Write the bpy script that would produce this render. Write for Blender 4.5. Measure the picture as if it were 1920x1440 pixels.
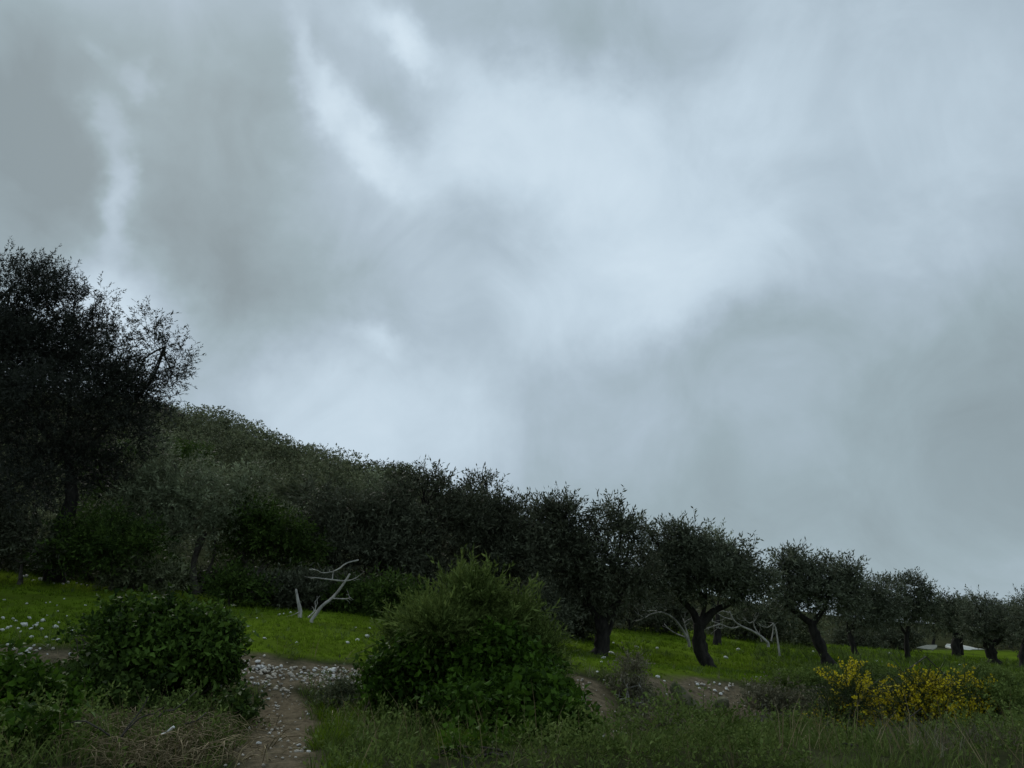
import bpy, bmesh, math, random
import numpy as np
from mathutils import Vector, Matrix

for o in list(bpy.data.objects):
    bpy.data.objects.remove(o)
scene = bpy.context.scene
COL = scene.collection
R = math.radians

# ------------------------------------------------------------------ camera
CAMZ = 1.65
F = 1443.0                      # focal length in pixels of the 1920 px wide photograph
PITCH = math.atan(480 / F)
cam_d = bpy.data.cameras.new("camera")
cam_d.sensor_width = 36
cam_d.lens = 36 * F / 1920
cam_d.clip_start = 0.05
cam_d.clip_end = 3000
cam = bpy.data.objects.new("camera", cam_d)
COL.objects.link(cam)
cam.location = (0, 0, CAMZ)
cam.rotation_euler = (math.pi / 2 + PITCH, 0, 0)
scene.camera = cam

# ------------------------------------------------------------------ sky, sun, exposure
SUN_AZ, SUN_EL = R(-27), R(38)
world = bpy.data.worlds.new("World")
scene.world = world
world.use_nodes = True


def azel(px, py):
    cx, cy = (px - 960) / F, (720 - py) / F
    cp, sp = math.cos(PITCH), math.sin(PITCH)
    x, y, z = cx, cp - cy * sp, sp + cy * cp
    return math.atan2(x, y), math.atan2(z, math.hypot(x, y))


def build_sky():
    nt = world.node_tree
    N, L = nt.nodes, nt.links
    N.clear()

    def node(t, **k):
        n = N.new(t)
        for a, b in k.items():
            setattr(n, a, b)
        return n

    def math_(op, a, b=None):
        n = node('ShaderNodeMath', operation=op)
        for i, v in enumerate((a, b)):
            if v is None:
                continue
            if isinstance(v, (int, float)):
                n.inputs[i].default_value = v
            else:
                L.new(v, n.inputs[i])
        return n.outputs[0]
    tc = node('ShaderNodeTexCoord')
    sep = node('ShaderNodeSeparateXYZ')
    L.new(tc.outputs['Generated'], sep.inputs[0])
    az = math_('ARCTAN2', sep.outputs[0], sep.outputs[1])
    el = math_('ARCSINE', sep.outputs[2])
    comb = node('ShaderNodeCombineXYZ')
    L.new(az, comb.inputs[0])
    L.new(el, comb.inputs[1])
    # warp: the cloud edges wander
    wn = node('ShaderNodeTexNoise', noise_dimensions='3D')
    wn.inputs['Scale'].default_value = 5.5
    wn.inputs['Detail'].default_value = 5
    wn.inputs['Roughness'].default_value = 0.62
    L.new(tc.outputs['Generated'], wn.inputs['Vector'])
    sub = node('ShaderNodeVectorMath', operation='SUBTRACT')
    L.new(wn.outputs['Color'], sub.inputs[0])
    sub.inputs[1].default_value = (.5, .5, .5)
    sc = node('ShaderNodeVectorMath', operation='SCALE')
    L.new(sub.outputs[0], sc.inputs[0])
    sc.inputs['Scale'].default_value = 0.15
    add = node('ShaderNodeVectorMath', operation='ADD')
    L.new(comb.outputs[0], add.inputs[0])
    L.new(sc.outputs[0], add.inputs[1])
    flat = node('ShaderNodeVectorMath', operation='MULTIPLY')
    L.new(add.outputs[0], flat.inputs[0])
    flat.inputs[1].default_value = (1, 1, 0)
    uv = flat.outputs[0]
    # general cloud relief all round the sky
    n1 = node('ShaderNodeTexNoise', noise_dimensions='3D')
    n1.inputs['Scale'].default_value = 3.2
    n1.inputs['Detail'].default_value = 6
    n1.inputs['Roughness'].default_value = 0.5
    L.new(tc.outputs['Generated'], n1.inputs['Vector'])
    val = math_('MULTIPLY_ADD', n1.outputs['Fac'], 0.30)
    val.node.inputs[2].default_value = 0.33 - 0.0
    n2 = node('ShaderNodeTexNoise', noise_dimensions='3D')
    n2.inputs['Scale'].default_value = 7.0
    n2.inputs['Detail'].default_value = 7
    n2.inputs['Roughness'].default_value = 0.55
    n2.inputs['Distortion'].default_value = 0.6
    L.new(tc.outputs['Generated'], n2.inputs['Vector'])
    d2 = math_('MULTIPLY_ADD', n2.outputs['Fac'], 0.40)
    d2.node.inputs[2].default_value = -0.20
    val = math_('ADD', val, d2)
    # the cloud bank's own bright rifts and dark bellies: px, py, sx, sy, turn (deg), amount
    blobs = [
        (850, 250, 300, 190, 0, .16), (1050, 250, 280, 150, 0, .24), (1190, 500, 270, 210, 0, .26), (1450, 330, 330, 300, 0, .16), (1800, 150, 330, 260, 0, .08),
        (785, 92, 44, 30, -35, .34), (735, 65, 50, 22, -25, .16), (700, 30, 120, 50, 0, .08), (545, 75, 26, 55, 0, .16), (548, 120, 22, 40, 10, .18), (585, 150, 34, 26, 0, .16), (598, 200, 48, 30, -50, .32),
        (660, 250, 80, 34, -45, .22), (705, 295, 60, 34, -45, .20), (770, 345, 110, 50, -15, .14),
        (200, 108, 26, 14, -35, .14), (262, 175, 34, 20, -40, .24), (204, 292, 26, 62, 5, .32), (250, 265, 60, 24, -15, .12), (216, 385, 24, 50, 15, .26), (225, 420, 40, 60, 0, .12), (255, 480, 90, 70, 0, .16),
        (215, 590, 150, 110, 0, .40), (690, 790, 250, 190, 0, .26), (690, 632, 40, 20, 0, .16), (740, 640, 34, 18, 0, .12), (900, 800, 220, 130, 0, .09),
        (40, 330, 210, 200, 0, -.34), (80, 60, 260, 150, 0, -.12), (400, 330, 170, 330, 0, -.22), (450, 560, 230, 150, 0, -.20),
        (760, 215, 110, 70, 20, -.16), (680, 170, 90, 60, 0, -.10), (1080, 75, 210, 90, 0, -.18), (930, 400, 130, 120, 0, -.12), (900, 60, 120, 80, 0, -.08), (1330, 80, 160, 60, 0, -.06),
        (1300, 650, 230, 70, 8, -.16), (1120, 880, 300, 160, 0, -.06), (1720, 830, 420, 240, 0, -.17), (1900, 680, 170, 240, 0, -.10),
        (1500, 1010, 520, 140, 0, -.11),
    ]
    for px, py, sx, sy, rot, amp in blobs:
        a, e = azel(px, py)
        if amp > 0 and sx < 115:
            sx, sy, amp = sx * 1.3, sy * 1.3, amp * .72
        m = node('ShaderNodeMapping', vector_type='TEXTURE')
        m.inputs['Location'].default_value = (a, e, 0)
        m.inputs['Rotation'].default_value = (0, 0, R(rot))
        k = 1.55 / F
        m.inputs['Scale'].default_value = (sx * k, sy * k, 1)
        L.new(uv, m.inputs['Vector'])
        ln = node('ShaderNodeVectorMath', operation='LENGTH')
        L.new(m.outputs[0], ln.inputs[0])
        mr = node('ShaderNodeMapRange', interpolation_type='SMOOTHSTEP')
        mr.inputs['From Min'].default_value = 0
        mr.inputs['From Max'].default_value = 1
        mr.inputs['To Min'].default_value = amp
        mr.inputs['To Max'].default_value = 0
        L.new(ln.outputs['Value'], mr.inputs['Value'])
        val = math_('ADD', val, mr.outputs[0])
    ramp = node('ShaderNodeValToRGB')
    cr = ramp.color_ramp
    cr.elements[0].position = 0.15
    cr.elements[0].color = (.236, .292, .318, 1)
    cr.elements[1].position = 1.0
    cr.elements[1].color = (.68, .80, .89, 1)
    for p, c in ((.35, (.306, .388, .428, 1)), (.5, (.385, .475, .548, 1)), (.7, (.51, .620, .71, 1))):
        e_ = cr.elements.new(p)
        e_.color = c
    L.new(val, ramp.inputs[0])
    up = node('ShaderNodeVectorMath', operation='SCALE')
    L.new(ramp.outputs[0], up.inputs[0])
    up.inputs['Scale'].default_value = 10.5
    sky = node('ShaderNodeTexSky', sky_type='NISHITA')
    sky.sun_disc = False
    sky.sun_elevation = SUN_EL
    sky.sun_rotation = SUN_AZ
    skm = node('ShaderNodeVectorMath', operation='SCALE')
    L.new(sky.outputs[0], skm.inputs[0])
    skm.inputs['Scale'].default_value = 0.025
    tot = node('ShaderNodeVectorMath', operation='ADD')
    L.new(up.outputs[0], tot.inputs[0])
    L.new(skm.outputs[0], tot.inputs[1])
    bg = node('ShaderNodeBackground')
    bg.inputs['Strength'].default_value = 0.1
    L.new(tot.outputs[0], bg.inputs[0])
    out = node('ShaderNodeOutputWorld')
    L.new(bg.outputs[0], out.inputs[0])


build_sky()
sun_d = bpy.data.lights.new("sun", 'SUN')
sun_d.energy = 1.5
sun_d.angle = R(14)
sun_d.color = (1, .96, .9)
sun = bpy.data.objects.new("sun", sun_d)
COL.objects.link(sun)
sv = Vector((math.sin(SUN_AZ) * math.cos(SUN_EL), math.cos(SUN_AZ) * math.cos(SUN_EL), math.sin(SUN_EL)))
sun.rotation_euler = (-sv).to_track_quat('-Z', 'Y').to_euler()
sun.location = (0, 0, 30)

scene.view_settings.view_transform = 'Standard'
scene.view_settings.look = 'None'
scene.view_settings.exposure = 0.0
scene.view_settings.gamma = 1.0
scene.view_settings.use_curve_mapping = False
scene.cycles.max_bounces = 5
scene.cycles.diffuse_bounces = 3
scene.cycles.glossy_bounces = 2
scene.cycles.transmission_bounces = 3
scene.cycles.use_denoising = True
scene.cycles.denoising_prefilter = 'ACCURATE'

# ------------------------------------------------------------------ helpers
rng = np.random.default_rng(7)
random.seed(7)


def P(px, py, Y):
    cx, cy = (px - 960) / F, (720 - py) / F
    cp, sp = math.cos(PITCH), math.sin(PITCH)
    x, y, z = cx, cp - cy * sp, sp + cy * cp
    t = Y / y
    return np.array((x * t, Y, CAMZ + z * t))


def mpp(Y):
    return 0.97 * Y / F


def tag(o, label=None, cat=None, group=None, kind=None):
    for k, v in (('label', label), ('category', cat), ('group', group), ('kind', kind)):
        if v:
            o[k] = v
    return o


def link(o, parent=None):
    COL.objects.link(o)
    if parent is not None:
        o.parent = parent
    return o


def empty(name, loc):
    o = bpy.data.objects.new(name, None)
    o.empty_display_size = .2
    o.location = [float(v) for v in loc]
    return link(o)


def mesh_np(name, V, faces, var=None, smooth=False):
    """faces: list of (m,k) index arrays; var: value per vertex"""
    me = bpy.data.meshes.new(name)
    V = np.ascontiguousarray(V, dtype=np.float32)
    me.vertices.add(len(V))
    me.vertices.foreach_set('co', V.ravel())
    tot = [np.full(len(f), f.shape[1], np.int32) for f in faces if len(f)]
    idx = [f.astype(np.int32).ravel() for f in faces if len(f)]
    tot = np.concatenate(tot)
    idx = np.concatenate(idx)
    me.loops.add(len(idx))
    me.loops.foreach_set('vertex_index', idx)
    me.polygons.add(len(tot))
    st = np.zeros(len(tot), np.int32)
    st[1:] = np.cumsum(tot)[:-1]
    me.polygons.foreach_set('loop_start', st)
    me.polygons.foreach_set('loop_total', tot)
    if smooth:
        me.polygons.foreach_set('use_smooth', np.ones(len(tot), bool))
    if var is not None:
        at = me.attributes.new('var', 'FLOAT', 'POINT')
        at.data.foreach_set('value', np.ascontiguousarray(var, dtype=np.float32))
    me.update(calc_edges=True)
    return me


def obj(name, me, mat, parent=None, origin=None):
    if origin is not None:
        me.transform(Matrix.Translation([-float(v) for v in origin]))
    o = bpy.data.objects.new(name, me)
    if mat:
        me.materials.append(mat)
    if origin is not None and parent is None:
        o.location = [float(v) for v in origin]
    return link(o, parent)


class Tubes:
    def __init__(s):
        s.V, s.F, s.n = [], [], 0

    def add(s, pts, rad, sides=6, rough=0.0):
        pts = np.asarray(pts, float)
        rad = np.asarray(rad, float)
        k = len(pts)
        T = np.gradient(pts, axis=0)
        T /= np.linalg.norm(T, axis=1)[:, None] + 1e-9
        ref = np.array((0.31, 0.22, .1)) + (np.array((0, 0, 1.)) if abs(T[0, 2]) < .8 else np.array((1., 0, 0)))
        A = np.cross(T, ref)
        A /= np.linalg.norm(A, axis=1)[:, None] + 1e-9
        B = np.cross(T, A)
        th = np.arange(sides) / sides * 2 * np.pi
        rr = rad[:, None] * (1 + rough * rng.normal(size=(k, sides)))
        V = pts[:, None] + rr[..., None] * (np.cos(th)[None, :, None] * A[:, None] + np.sin(th)[None, :, None] * B[:, None])
        V = V.reshape(-1, 3)
        i = np.arange(k - 1)[:, None] * sides
        j = np.arange(sides)[None]
        jn = (j + 1) % sides
        f = np.stack((i + j, i + jn, i + sides + jn, i + sides + j), -1).reshape(-1, 4) + s.n
        s.V.append(V)
        s.F.append(f)
        s.n += len(V)
        # end cap
        s.V.append(pts[-1:] + T[-1:] * rad[-1] * .5)
        tipc = s.n
        e = s.n - sides
        s.n += 1
        cap = np.stack((e + np.arange(sides), e + (np.arange(sides) + 1) % sides, np.full(sides, tipc)), -1)
        s.F.append(cap)

    def mesh(s, name, smooth=True):
        q = [f for f in s.F if f.shape[1] == 4]
        t = [f for f in s.F if f.shape[1] == 3]
        fl = [np.concatenate(q)] if q else []
        if t:
            fl.append(np.concatenate(t))
        return mesh_np(name, np.concatenate(s.V), fl, smooth=smooth)


def curve(pts, n=8, jit=0.0):
    """Catmull-Rom through points"""
    p = np.asarray(pts, float)
    p = np.vstack((2 * p[0] - p[1], p, 2 * p[-1] - p[-2]))
    out = []
    for i in range(1, len(p) - 2):
        t = np.linspace(0, 1, n, endpoint=False)[:, None]
        a, b, c, d = p[i - 1], p[i], p[i + 1], p[i + 2]
        out.append(.5 * ((2 * b) + (-a + c) * t + (2 * a - 5 * b + 4 * c - d) * t ** 2 + (-a + 3 * b - 3 * c + d) * t ** 3))
    out.append(p[-2][None])
    o = np.concatenate(out)
    if jit:
        o[1:-1] += rng.normal(size=o[1:-1].shape) * jit
    return o


def frames(D, roll=None):
    """rotation matrices whose +Z is D"""
    D = D / (np.linalg.norm(D, axis=1)[:, None] + 1e-9)
    r = rng.normal(size=D.shape)
    X = np.cross(D, r)
    X /= np.linalg.norm(X, axis=1)[:, None] + 1e-9
    Y = np.cross(D, X)
    return np.stack((X, Y, D), -1)


def scatter(templates, pos, D, scale, var):
    """instances of (V, F, vv) templates baked to one array set"""
    n = len(pos)
    if n == 0:
        return np.zeros((3, 3)), [np.array([[0, 1, 2]])], np.zeros(3)
    Rm = frames(D) * scale[:, None, None]
    which = rng.integers(0, len(templates), n)
    Vs, Fs, vs, off = [], [], [], 0
    for t, (TV, TF, tv) in enumerate(templates):
        m = np.where(which == t)[0]
        if not len(m):
            continue
        V = np.einsum('nij,kj->nki', Rm[m], TV) + pos[m][:, None]
        k = len(TV)
        Vs.append(V.reshape(-1, 3))
        for f in TF:
            Fs.append((f[None] + (np.arange(len(m)) * k)[:, None, None] + off).reshape(-1, f.shape[1]))
        vs.append((var[m][:, None] + tv[None]).ravel())
        off += k * len(m)
    return np.concatenate(Vs), Fs, np.concatenate(vs)


def join_np(parts):
    Vs, Fs, vs, off = [], [], [], 0
    for V, F_, v in parts:
        Vs.append(V)
        Fs += [f + off for f in F_]
        vs.append(v)
        off += len(V)
    byk = {}
    for f in Fs:
        byk.setdefault(f.shape[1], []).append(f)
    return np.concatenate(Vs), [np.concatenate(f) for f in byk.values()], np.concatenate(vs)


def leaf_sprig(length, nleaf, ll, lw, angle=50, curl=.3, stem=.004, fold=False, droop=0.0, opposite=True):
    """a leafy twig along +Z"""
    V, Q, T, tv = [], [], [], []
    k = 2 if stem else 0
    bend = rng.normal(size=2) * curl * length
    def at(t):
        return np.array((bend[0] * t * t, bend[1] * t * t, length * t))
    for i in range(k + 1 if k else 0):
        p = at(i / k)
        w = stem * (1 - .7 * i / k)
        V += [p + (w, 0, 0), p - (w, 0, 0)]
        tv += [-.35, -.35]
        if i:
            b = 2 * i
            Q.append((b - 2, b - 1, b + 1, b))
    for i in range(nleaf):
        t = .12 + .88 * (i + rng.random() * .6) / nleaf
        p = at(min(t, 1))
        ph = (i % 2) * math.pi + (i // 2) * 1.57 + rng.normal() * .5
        an = R(angle + rng.normal() * 16) * (1 - .45 * max(0, t - .6))
        d = np.array((math.sin(an) * math.cos(ph), math.sin(an) * math.sin(ph), math.cos(an) - droop))
        d /= np.linalg.norm(d)
        s = np.cross(d, rng.normal(size=3))
        s /= np.linalg.norm(s)
        nrm = np.cross(d, s)
        L_ = ll * rng.uniform(.7, 1.2)
        W = lw * rng.uniform(.75, 1.2) * .5
        b = len(V)
        r = rng.normal() * .14
        if fold:
            V += [p, p + d * L_ * .42 + s * W + nrm * W * .5, p + d * L_ - nrm * L_ * .12, p + d * L_ * .42 - s * W + nrm * W * .5, p + d * L_ * .45]
            Q += [(b, b + 1, b + 2, b + 4), (b, b + 4, b + 2, b + 3)]
            tv += [r] * 5
        else:
            V += [p, p + d * L_ * .45 + s * W, p + d * L_ - nrm * L_ * .1, p + d * L_ * .45 - s * W]
            Q += [(b, b + 1, b + 2, b + 3)]
            tv += [r] * 4
    return np.array(V), [np.array(Q)], np.array(tv)


def fn_noise(p, f, seed):
    """cheap smooth 3-D noise from sines"""
    r = np.random.default_rng(seed)
    s = 0
    for k in range(5):
        d = r.normal(size=3)
        d /= np.linalg.norm(d)
        s = s + np.sin(p @ d * f * r.uniform(.7, 1.7) + r.uniform(0, 6.3))
    return s / 5


def lobe_points(lobes, n, clump=.30, inner=.5, nclump=26, up=.45):
    """lobes: (centre, radii, weight). Points gathered in clumps near the shell of each lobe."""
    w = np.array([l[2] * (l[1][0] * l[1][2]) for l in lobes])
    cnt = (w / w.sum() * n).astype(int)
    Pp, Dd, vv = [], [], []
    for (c, r, _), m in zip(lobes, cnt):
        if m < 1:
            continue
        c, r = np.asarray(c, float), np.asarray(r, float)
        K = max(5, int(nclump))
        u = rng.normal(size=(K, 3))
        u[:, 2] += .25
        u /= np.linalg.norm(u, axis=1)[:, None]
        rad = inner + (1 - inner) * rng.random(K) ** .6
        rad *= 1 + .13 * rng.normal(size=K)
        cc = u * rad[:, None]
        pick = rng.integers(0, K, m)
        q = cc[pick] + rng.normal(size=(m, 3)) * clump * rng.uniform(.5, 1.2, K)[pick][:, None]
        # some fill through the volume
        fill = rng.random(m) < .18
        qf = rng.normal(size=(m, 3))
        qf /= np.linalg.norm(qf, axis=1)[:, None]
        qf *= rng.random(m)[:, None] ** .5 * .85
        q[fill] = qf[fill]
        Pp.append(c + q * r)
        d = q / (np.linalg.norm(q, axis=1)[:, None] + 1e-6)
        d = d + .5 * (q - cc[pick]) / clump + rng.normal(size=(m, 3)) * .45
        d[:, 2] += up
        Dd.append(d)
        vv.append(rng.normal(size=K)[pick] * .16 + rng.normal(size=m) * .08)
    return np.concatenate(Pp), np.concatenate(Dd), np.concatenate(vv)


# ------------------------------------------------------------------ materials
def mat_base(name):
    m = bpy.data.materials.new(name)
    m.use_nodes = True
    nt = m.node_tree
    nt.nodes.clear()
    out = nt.nodes.new('ShaderNodeOutputMaterial')
    return m, nt, nt.nodes, nt.links, out


def leaf_mat(name, c0, c1, trans=.25, gloss=.25, rough=.5):
    m, nt, N, L, out = mat_base(name)
    a = N.new('ShaderNodeAttribute')
    a.attribute_name = 'var'
    mr = N.new('ShaderNodeMapRange')
    mr.inputs['From Min'].default_value = -.4
    mr.inputs['From Max'].default_value = .4
    L.new(a.outputs['Fac'], mr.inputs['Value'])
    mx = N.new('ShaderNodeMix')
    mx.data_type = 'RGBA'
    mx.inputs['A'].default_value = (*c0, 1)
    mx.inputs['B'].default_value = (*c1, 1)
    L.new(mr.outputs[0], mx.inputs['Factor'])
    b = N.new('ShaderNodeBsdfPrincipled')
    b.inputs['Roughness'].default_value = rough
    b.inputs['Specular IOR Level'].default_value = gloss
    L.new(mx.outputs['Result'], b.inputs['Base Color'])
    t = N.new('ShaderNodeBsdfTranslucent')
    L.new(mx.outputs['Result'], t.inputs['Color'])
    ms = N.new('ShaderNodeMixShader')
    ms.inputs[0].default_value = trans
    L.new(b.outputs[0], ms.inputs[1])
    L.new(t.outputs[0], ms.inputs[2])
    L.new(ms.outputs[0], out.inputs[0])
    return m


def rough_mat(name, c0, c1, scale=8, rough=.9, bump=.4, stretch=(1, 1, 1)):
    m, nt, N, L, out = mat_base(name)
    tc = N.new('ShaderNodeTexCoord')
    mp = N.new('ShaderNodeMapping')
    mp.inputs['Scale'].default_value = stretch
    L.new(tc.outputs['Object'], mp.inputs[0])
    n = N.new('ShaderNodeTexNoise')
    n.inputs['Scale'].default_value = scale
    n.inputs['Detail'].default_value = 6
    n.inputs['Roughness'].default_value = .65
    L.new(mp.outputs[0], n.inputs['Vector'])
    r = N.new('ShaderNodeValToRGB')
    r.color_ramp.elements[0].position = .35
    r.color_ramp.elements[0].color = (*c0, 1)
    r.color_ramp.elements[1].position = .68
    r.color_ramp.elements[1].color = (*c1, 1)
    L.new(n.outputs['Fac'], r.inputs[0])
    b = N.new('ShaderNodeBsdfPrincipled')
    b.inputs['Roughness'].default_value = rough
    b.inputs['Specular IOR Level'].default_value = .2
    L.new(r.outputs[0], b.inputs['Base Color'])
    bp = N.new('ShaderNodeBump')
    bp.inputs['Strength'].default_value = bump
    bp.inputs['Distance'].default_value = .03
    L.new(n.outputs['Fac'], bp.inputs['Height'])
    L.new(bp.outputs[0], b.inputs['Normal'])
    L.new(b.outputs[0], out.inputs[0])
    return m


M = {}
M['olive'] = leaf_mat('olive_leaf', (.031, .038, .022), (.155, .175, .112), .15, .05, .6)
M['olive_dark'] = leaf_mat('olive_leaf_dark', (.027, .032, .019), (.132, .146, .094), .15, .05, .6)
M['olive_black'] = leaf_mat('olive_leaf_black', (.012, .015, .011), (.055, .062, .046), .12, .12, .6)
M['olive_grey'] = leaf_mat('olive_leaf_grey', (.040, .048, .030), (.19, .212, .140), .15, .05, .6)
M['sage'] = leaf_mat('sage_leaf', (.065, .080, .042), (.27, .31, .185), .2, .08, .6)
M['maquis'] = leaf_mat('maquis_leaf', (.040, .050, .026), (.185, .205, .110), .12, .06, .7)
M['green'] = leaf_mat('evergreen_leaf', (.018, .034, .008), (.080, .130, .026), .2, .06, .6)
M['bramble'] = leaf_mat('bramble_leaf', (.018, .040, .005), (.078, .155, .016), .25, .06, .6)
M['heath'] = leaf_mat('heath_needle', (.046, .072, .014), (.165, .225, .062), .3, .04, .7)
M['bush_green'] = leaf_mat('bush_leaf', (.010, .024, .004), (.105, .185, .030), .25, .06, .6)
M['broom'] = leaf_mat('broom_stem', (.022, .036, .012), (.07, .10, .03), .2, .2, .6)
M['flower'] = leaf_mat('broom_flower', (.27, .22, .008), (.66, .56, .018), .35, .2, .6)
M['turf'] = leaf_mat('turf_blade', (.050, .082, .008), (.160, .255, .020), .35, .0, .8)
M['weed'] = leaf_mat('weed_blade', (.040, .064, .012), (.155, .212, .060), .3, .02, .7)
M['weed_grey'] = leaf_mat('dry_weed', (.07, .068, .042), (.23, .22, .145), .2, .02, .7)
M['straw'] = leaf_mat('straw', (.10, .082, .042), (.31, .25, .135), .15, .15, .7)
M['bark'] = rough_mat('olive_bark', (.010, .009, .008), (.040, .036, .031), 9, .95, 1.0, (1, 1, .35))
M['twig'] = rough_mat('dark_twig', (.03, .026, .022), (.10, .09, .072), 14, .9, .5)
M['dead'] = rough_mat('grey_dead_wood', (.20, .19, .17), (.50, .48, .44), 12, .85, .6, (1, 1, .4))
M['stone'] = rough_mat('white_limestone', (.58, .57, .54), (.86, .85, .81), 9, .85, .6)
M['stone_warm'] = rough_mat('buff_limestone', (.32, .28, .225), (.68, .63, .54), 9, .9, .6)
M['litter'] = rough_mat('white_litter', (.66, .66, .64), (.82, .82, .8), 20, .6, .1)
M['concrete'] = rough_mat('pale_concrete', (.56, .55, .48), (.74, .73, .66), 1.5, .85, .1)
M['tarp'] = rough_mat('grey_sheet', (.10, .11, .085), (.19, .20, .16), 2, .7, .2)

# ------------------------------------------------------------------ terrain
ctrl = [
    # nearest visible bank
    *[(px, 1450, 5.4) for px in (-300, 0, 300, 530, 800, 1100, 1400, 1700, 2000, 2300)],
    *[(-300, 1320, 7.6), (0, 1335, 7.6), (250, 1360, 7.3), (530, 1372, 7.2), (780, 1378, 7.3), (960, 1380, 7.4), (1120, 1385, 7.6),
      (1330, 1390, 8.6), (1600, 1392, 8.8), (1900, 1392, 9.0), (2200, 1392, 9.2)],
    # foot and lip of the terrace edge
    *[(-300, 1245, 9.4), (0, 1262, 9.1), (200, 1272, 9.0), (400, 1286, 9.1), (560, 1296, 9.2), (700, 1302, 9.2), (880, 1312, 9.3), (1100, 1322, 9.7),
      (1210, 1332, 10.5), (1330, 1344, 11.3), (1550, 1346, 11.6), (1900, 1350, 11.8), (2200, 1352, 12)],
    *[(-300, 1200, 10), (0, 1222, 9.7), (200, 1231, 9.7), (400, 1240, 9.9), (560, 1244, 10.1), (700, 1250, 10.2), (880, 1259, 10.4), (1100, 1268, 10.8),
      (1210, 1276, 11.4), (1330, 1284, 12), (1550, 1291, 13), (1750, 1297, 14), (1950, 1302, 15), (2300, 1310, 16)],
    # the terrace
    *[(0, 1150, 13.4), (300, 1168, 13.4), (560, 1162, 14.6), (720, 1185, 14.2), (900, 1225, 14), (1120, 1247, 15), (1330, 1264, 16.5), (1600, 1272, 19), (1900, 1276, 22)],
    *[(-300, 1040, 18.5), (0, 1082, 18), (300, 1116, 17.5), (480, 1137, 17.5), (700, 1150, 18.5), (900, 1190, 19.5), (1125, 1232, 20.5)],
    *[(1200, 1197, 30), (1320, 1249, 22), (1470, 1225, 28), (1555, 1251, 25), (1400, 1203, 36), (1650, 1216, 42), (1795, 1231, 40), (1862, 1252, 34), (1930, 1238, 45), (2250, 1250, 45)],
    # the hillside
    *[(-400, 930, 45), (0, 960, 45), (300, 1010, 42), (700, 1060, 42), (1000, 1130, 42), (1300, 1176, 60), (1600, 1196, 75), (1800, 1204, 70), (1950, 1206, 90)],
    *[(-600, 690, 105), (-300, 715, 110), (0, 755, 115), (290, 790, 120), (450, 815, 118), (560, 846, 115), (700, 902, 108), (770, 922, 105), (900, 965, 100),
      (1100, 1050, 100), (1400, 1135, 110), (1700, 1172, 120), (2000, 1186, 130), (2400, 1195, 130)],
]
CP = [P(*c) for c in ctrl]
for x in (-60, -30, -12, -5, 0, 5, 12, 30, 60):
    CP += [np.array((x, 3.2, .25 + .0 * x)), np.array((x, -1, 0.)), np.array((x, -14, -.1)), np.array((x, -60, -2.))]
for x in (-260, -140, -60, 20, 100, 220):
    CP += [np.array((x, 230, max(4, 22 - .1 * (x + 140)))), np.array((x, 500, 2.))]
CP = np.array(CP)
CS = .5


def kern(a, b):
    d2 = ((a[:, None, :2] - b[None, :, :2]) ** 2).sum(-1)
    return np.sqrt(d2 + CS * CS)


K_ = kern(CP, CP)
nC = len(CP)
A_ = np.zeros((nC + 1, nC + 1))
A_[:nC, :nC] = K_ - .04 * np.eye(nC)
A_[:nC, nC] = A_[nC, :nC] = 1
W_ = np.linalg.solve(A_, np.append(CP[:, 2], 0))


def ground_z(x, y):
    q = np.stack((np.ravel(x), np.ravel(y)), -1).astype(float)
    z = np.empty(len(q))
    for i in range(0, len(q), 20000):
        z[i:i + 20000] = kern(q[i:i + 20000], CP) @ W_[:nC] + W_[nC]
    d = np.hypot(q[:, 0], q[:, 1])
    q3 = np.column_stack((q, np.zeros(len(q))))
    amp = np.clip((d - 3) / 6, 0, 1)
    z += amp * (.05 * fn_noise(q3, 1.3, 3) + .028 * fn_noise(q3, 3.7, 4) + .014 * fn_noise(q3, 8.1, 5))
    z += np.clip((d - 40) / 40, 0, 1) * .8 * fn_noise(q3, .16, 6)
    return z.reshape(np.shape(x))


def on_ground(px, py, Y):
    p = P(px, py, Y)
    return np.array((p[0], p[1], float(ground_z(np.array([p[0]]), np.array([p[1]]))[0])))


def seg_dist(x, y, pts):
    d = np.full(np.shape(x), 1e9)
    for a, b in zip(pts[:-1], pts[1:]):
        a, b = np.array(a[:2]), np.array(b[:2])
        ab = b - a
        t = np.clip(((x - a[0]) * ab[0] + (y - a[1]) * ab[1]) / (ab @ ab), 0, 1)
        d = np.minimum(d, np.hypot(x - a[0] - t * ab[0], y - a[1] - t * ab[1]))
    return d


PATH = [P(528, 1500, 4.6), P(525, 1440, 5.7), P(528, 1380, 7), P(520, 1330, 8.2), P(530, 1298, 9.1)]
RUBBLE = [P(445, 1250, 9.75), P(520, 1262, 9.7), P(600, 1266, 9.7), P(690, 1274, 9.75)]
WASH = [P(1095, 1275, 10.6), P(1105, 1310, 9.9), P(1120, 1350, 8.7), P(1118, 1392, 7.6)]
SCAR = [P(1275, 1310, 11.5), P(1330, 1306, 11.75), P(1392, 1312, 11.7)]
LEFTSTONES = [P(-60, 1210, 9.8), P(60, 1222, 9.55), P(180, 1236, 9.5)]


def soil_mask(x, y):
    q3 = np.stack((np.ravel(x), np.ravel(y), np.zeros(np.size(x))), -1)
    j = (.16 * fn_noise(q3, 4, 11) + .12 * fn_noise(q3, 11, 12)).reshape(np.shape(x))
    s = np.zeros(np.shape(x))
    for pts, w in ((PATH, .16), (RUBBLE, .32), (WASH, .12), (SCAR, .40), (LEFTSTONES, .10)):
        d = seg_dist(x, y, pts) + j
        s = np.maximum(s, np.clip(1 - (d - w) / .22, 0, 1))
    return s


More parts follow.
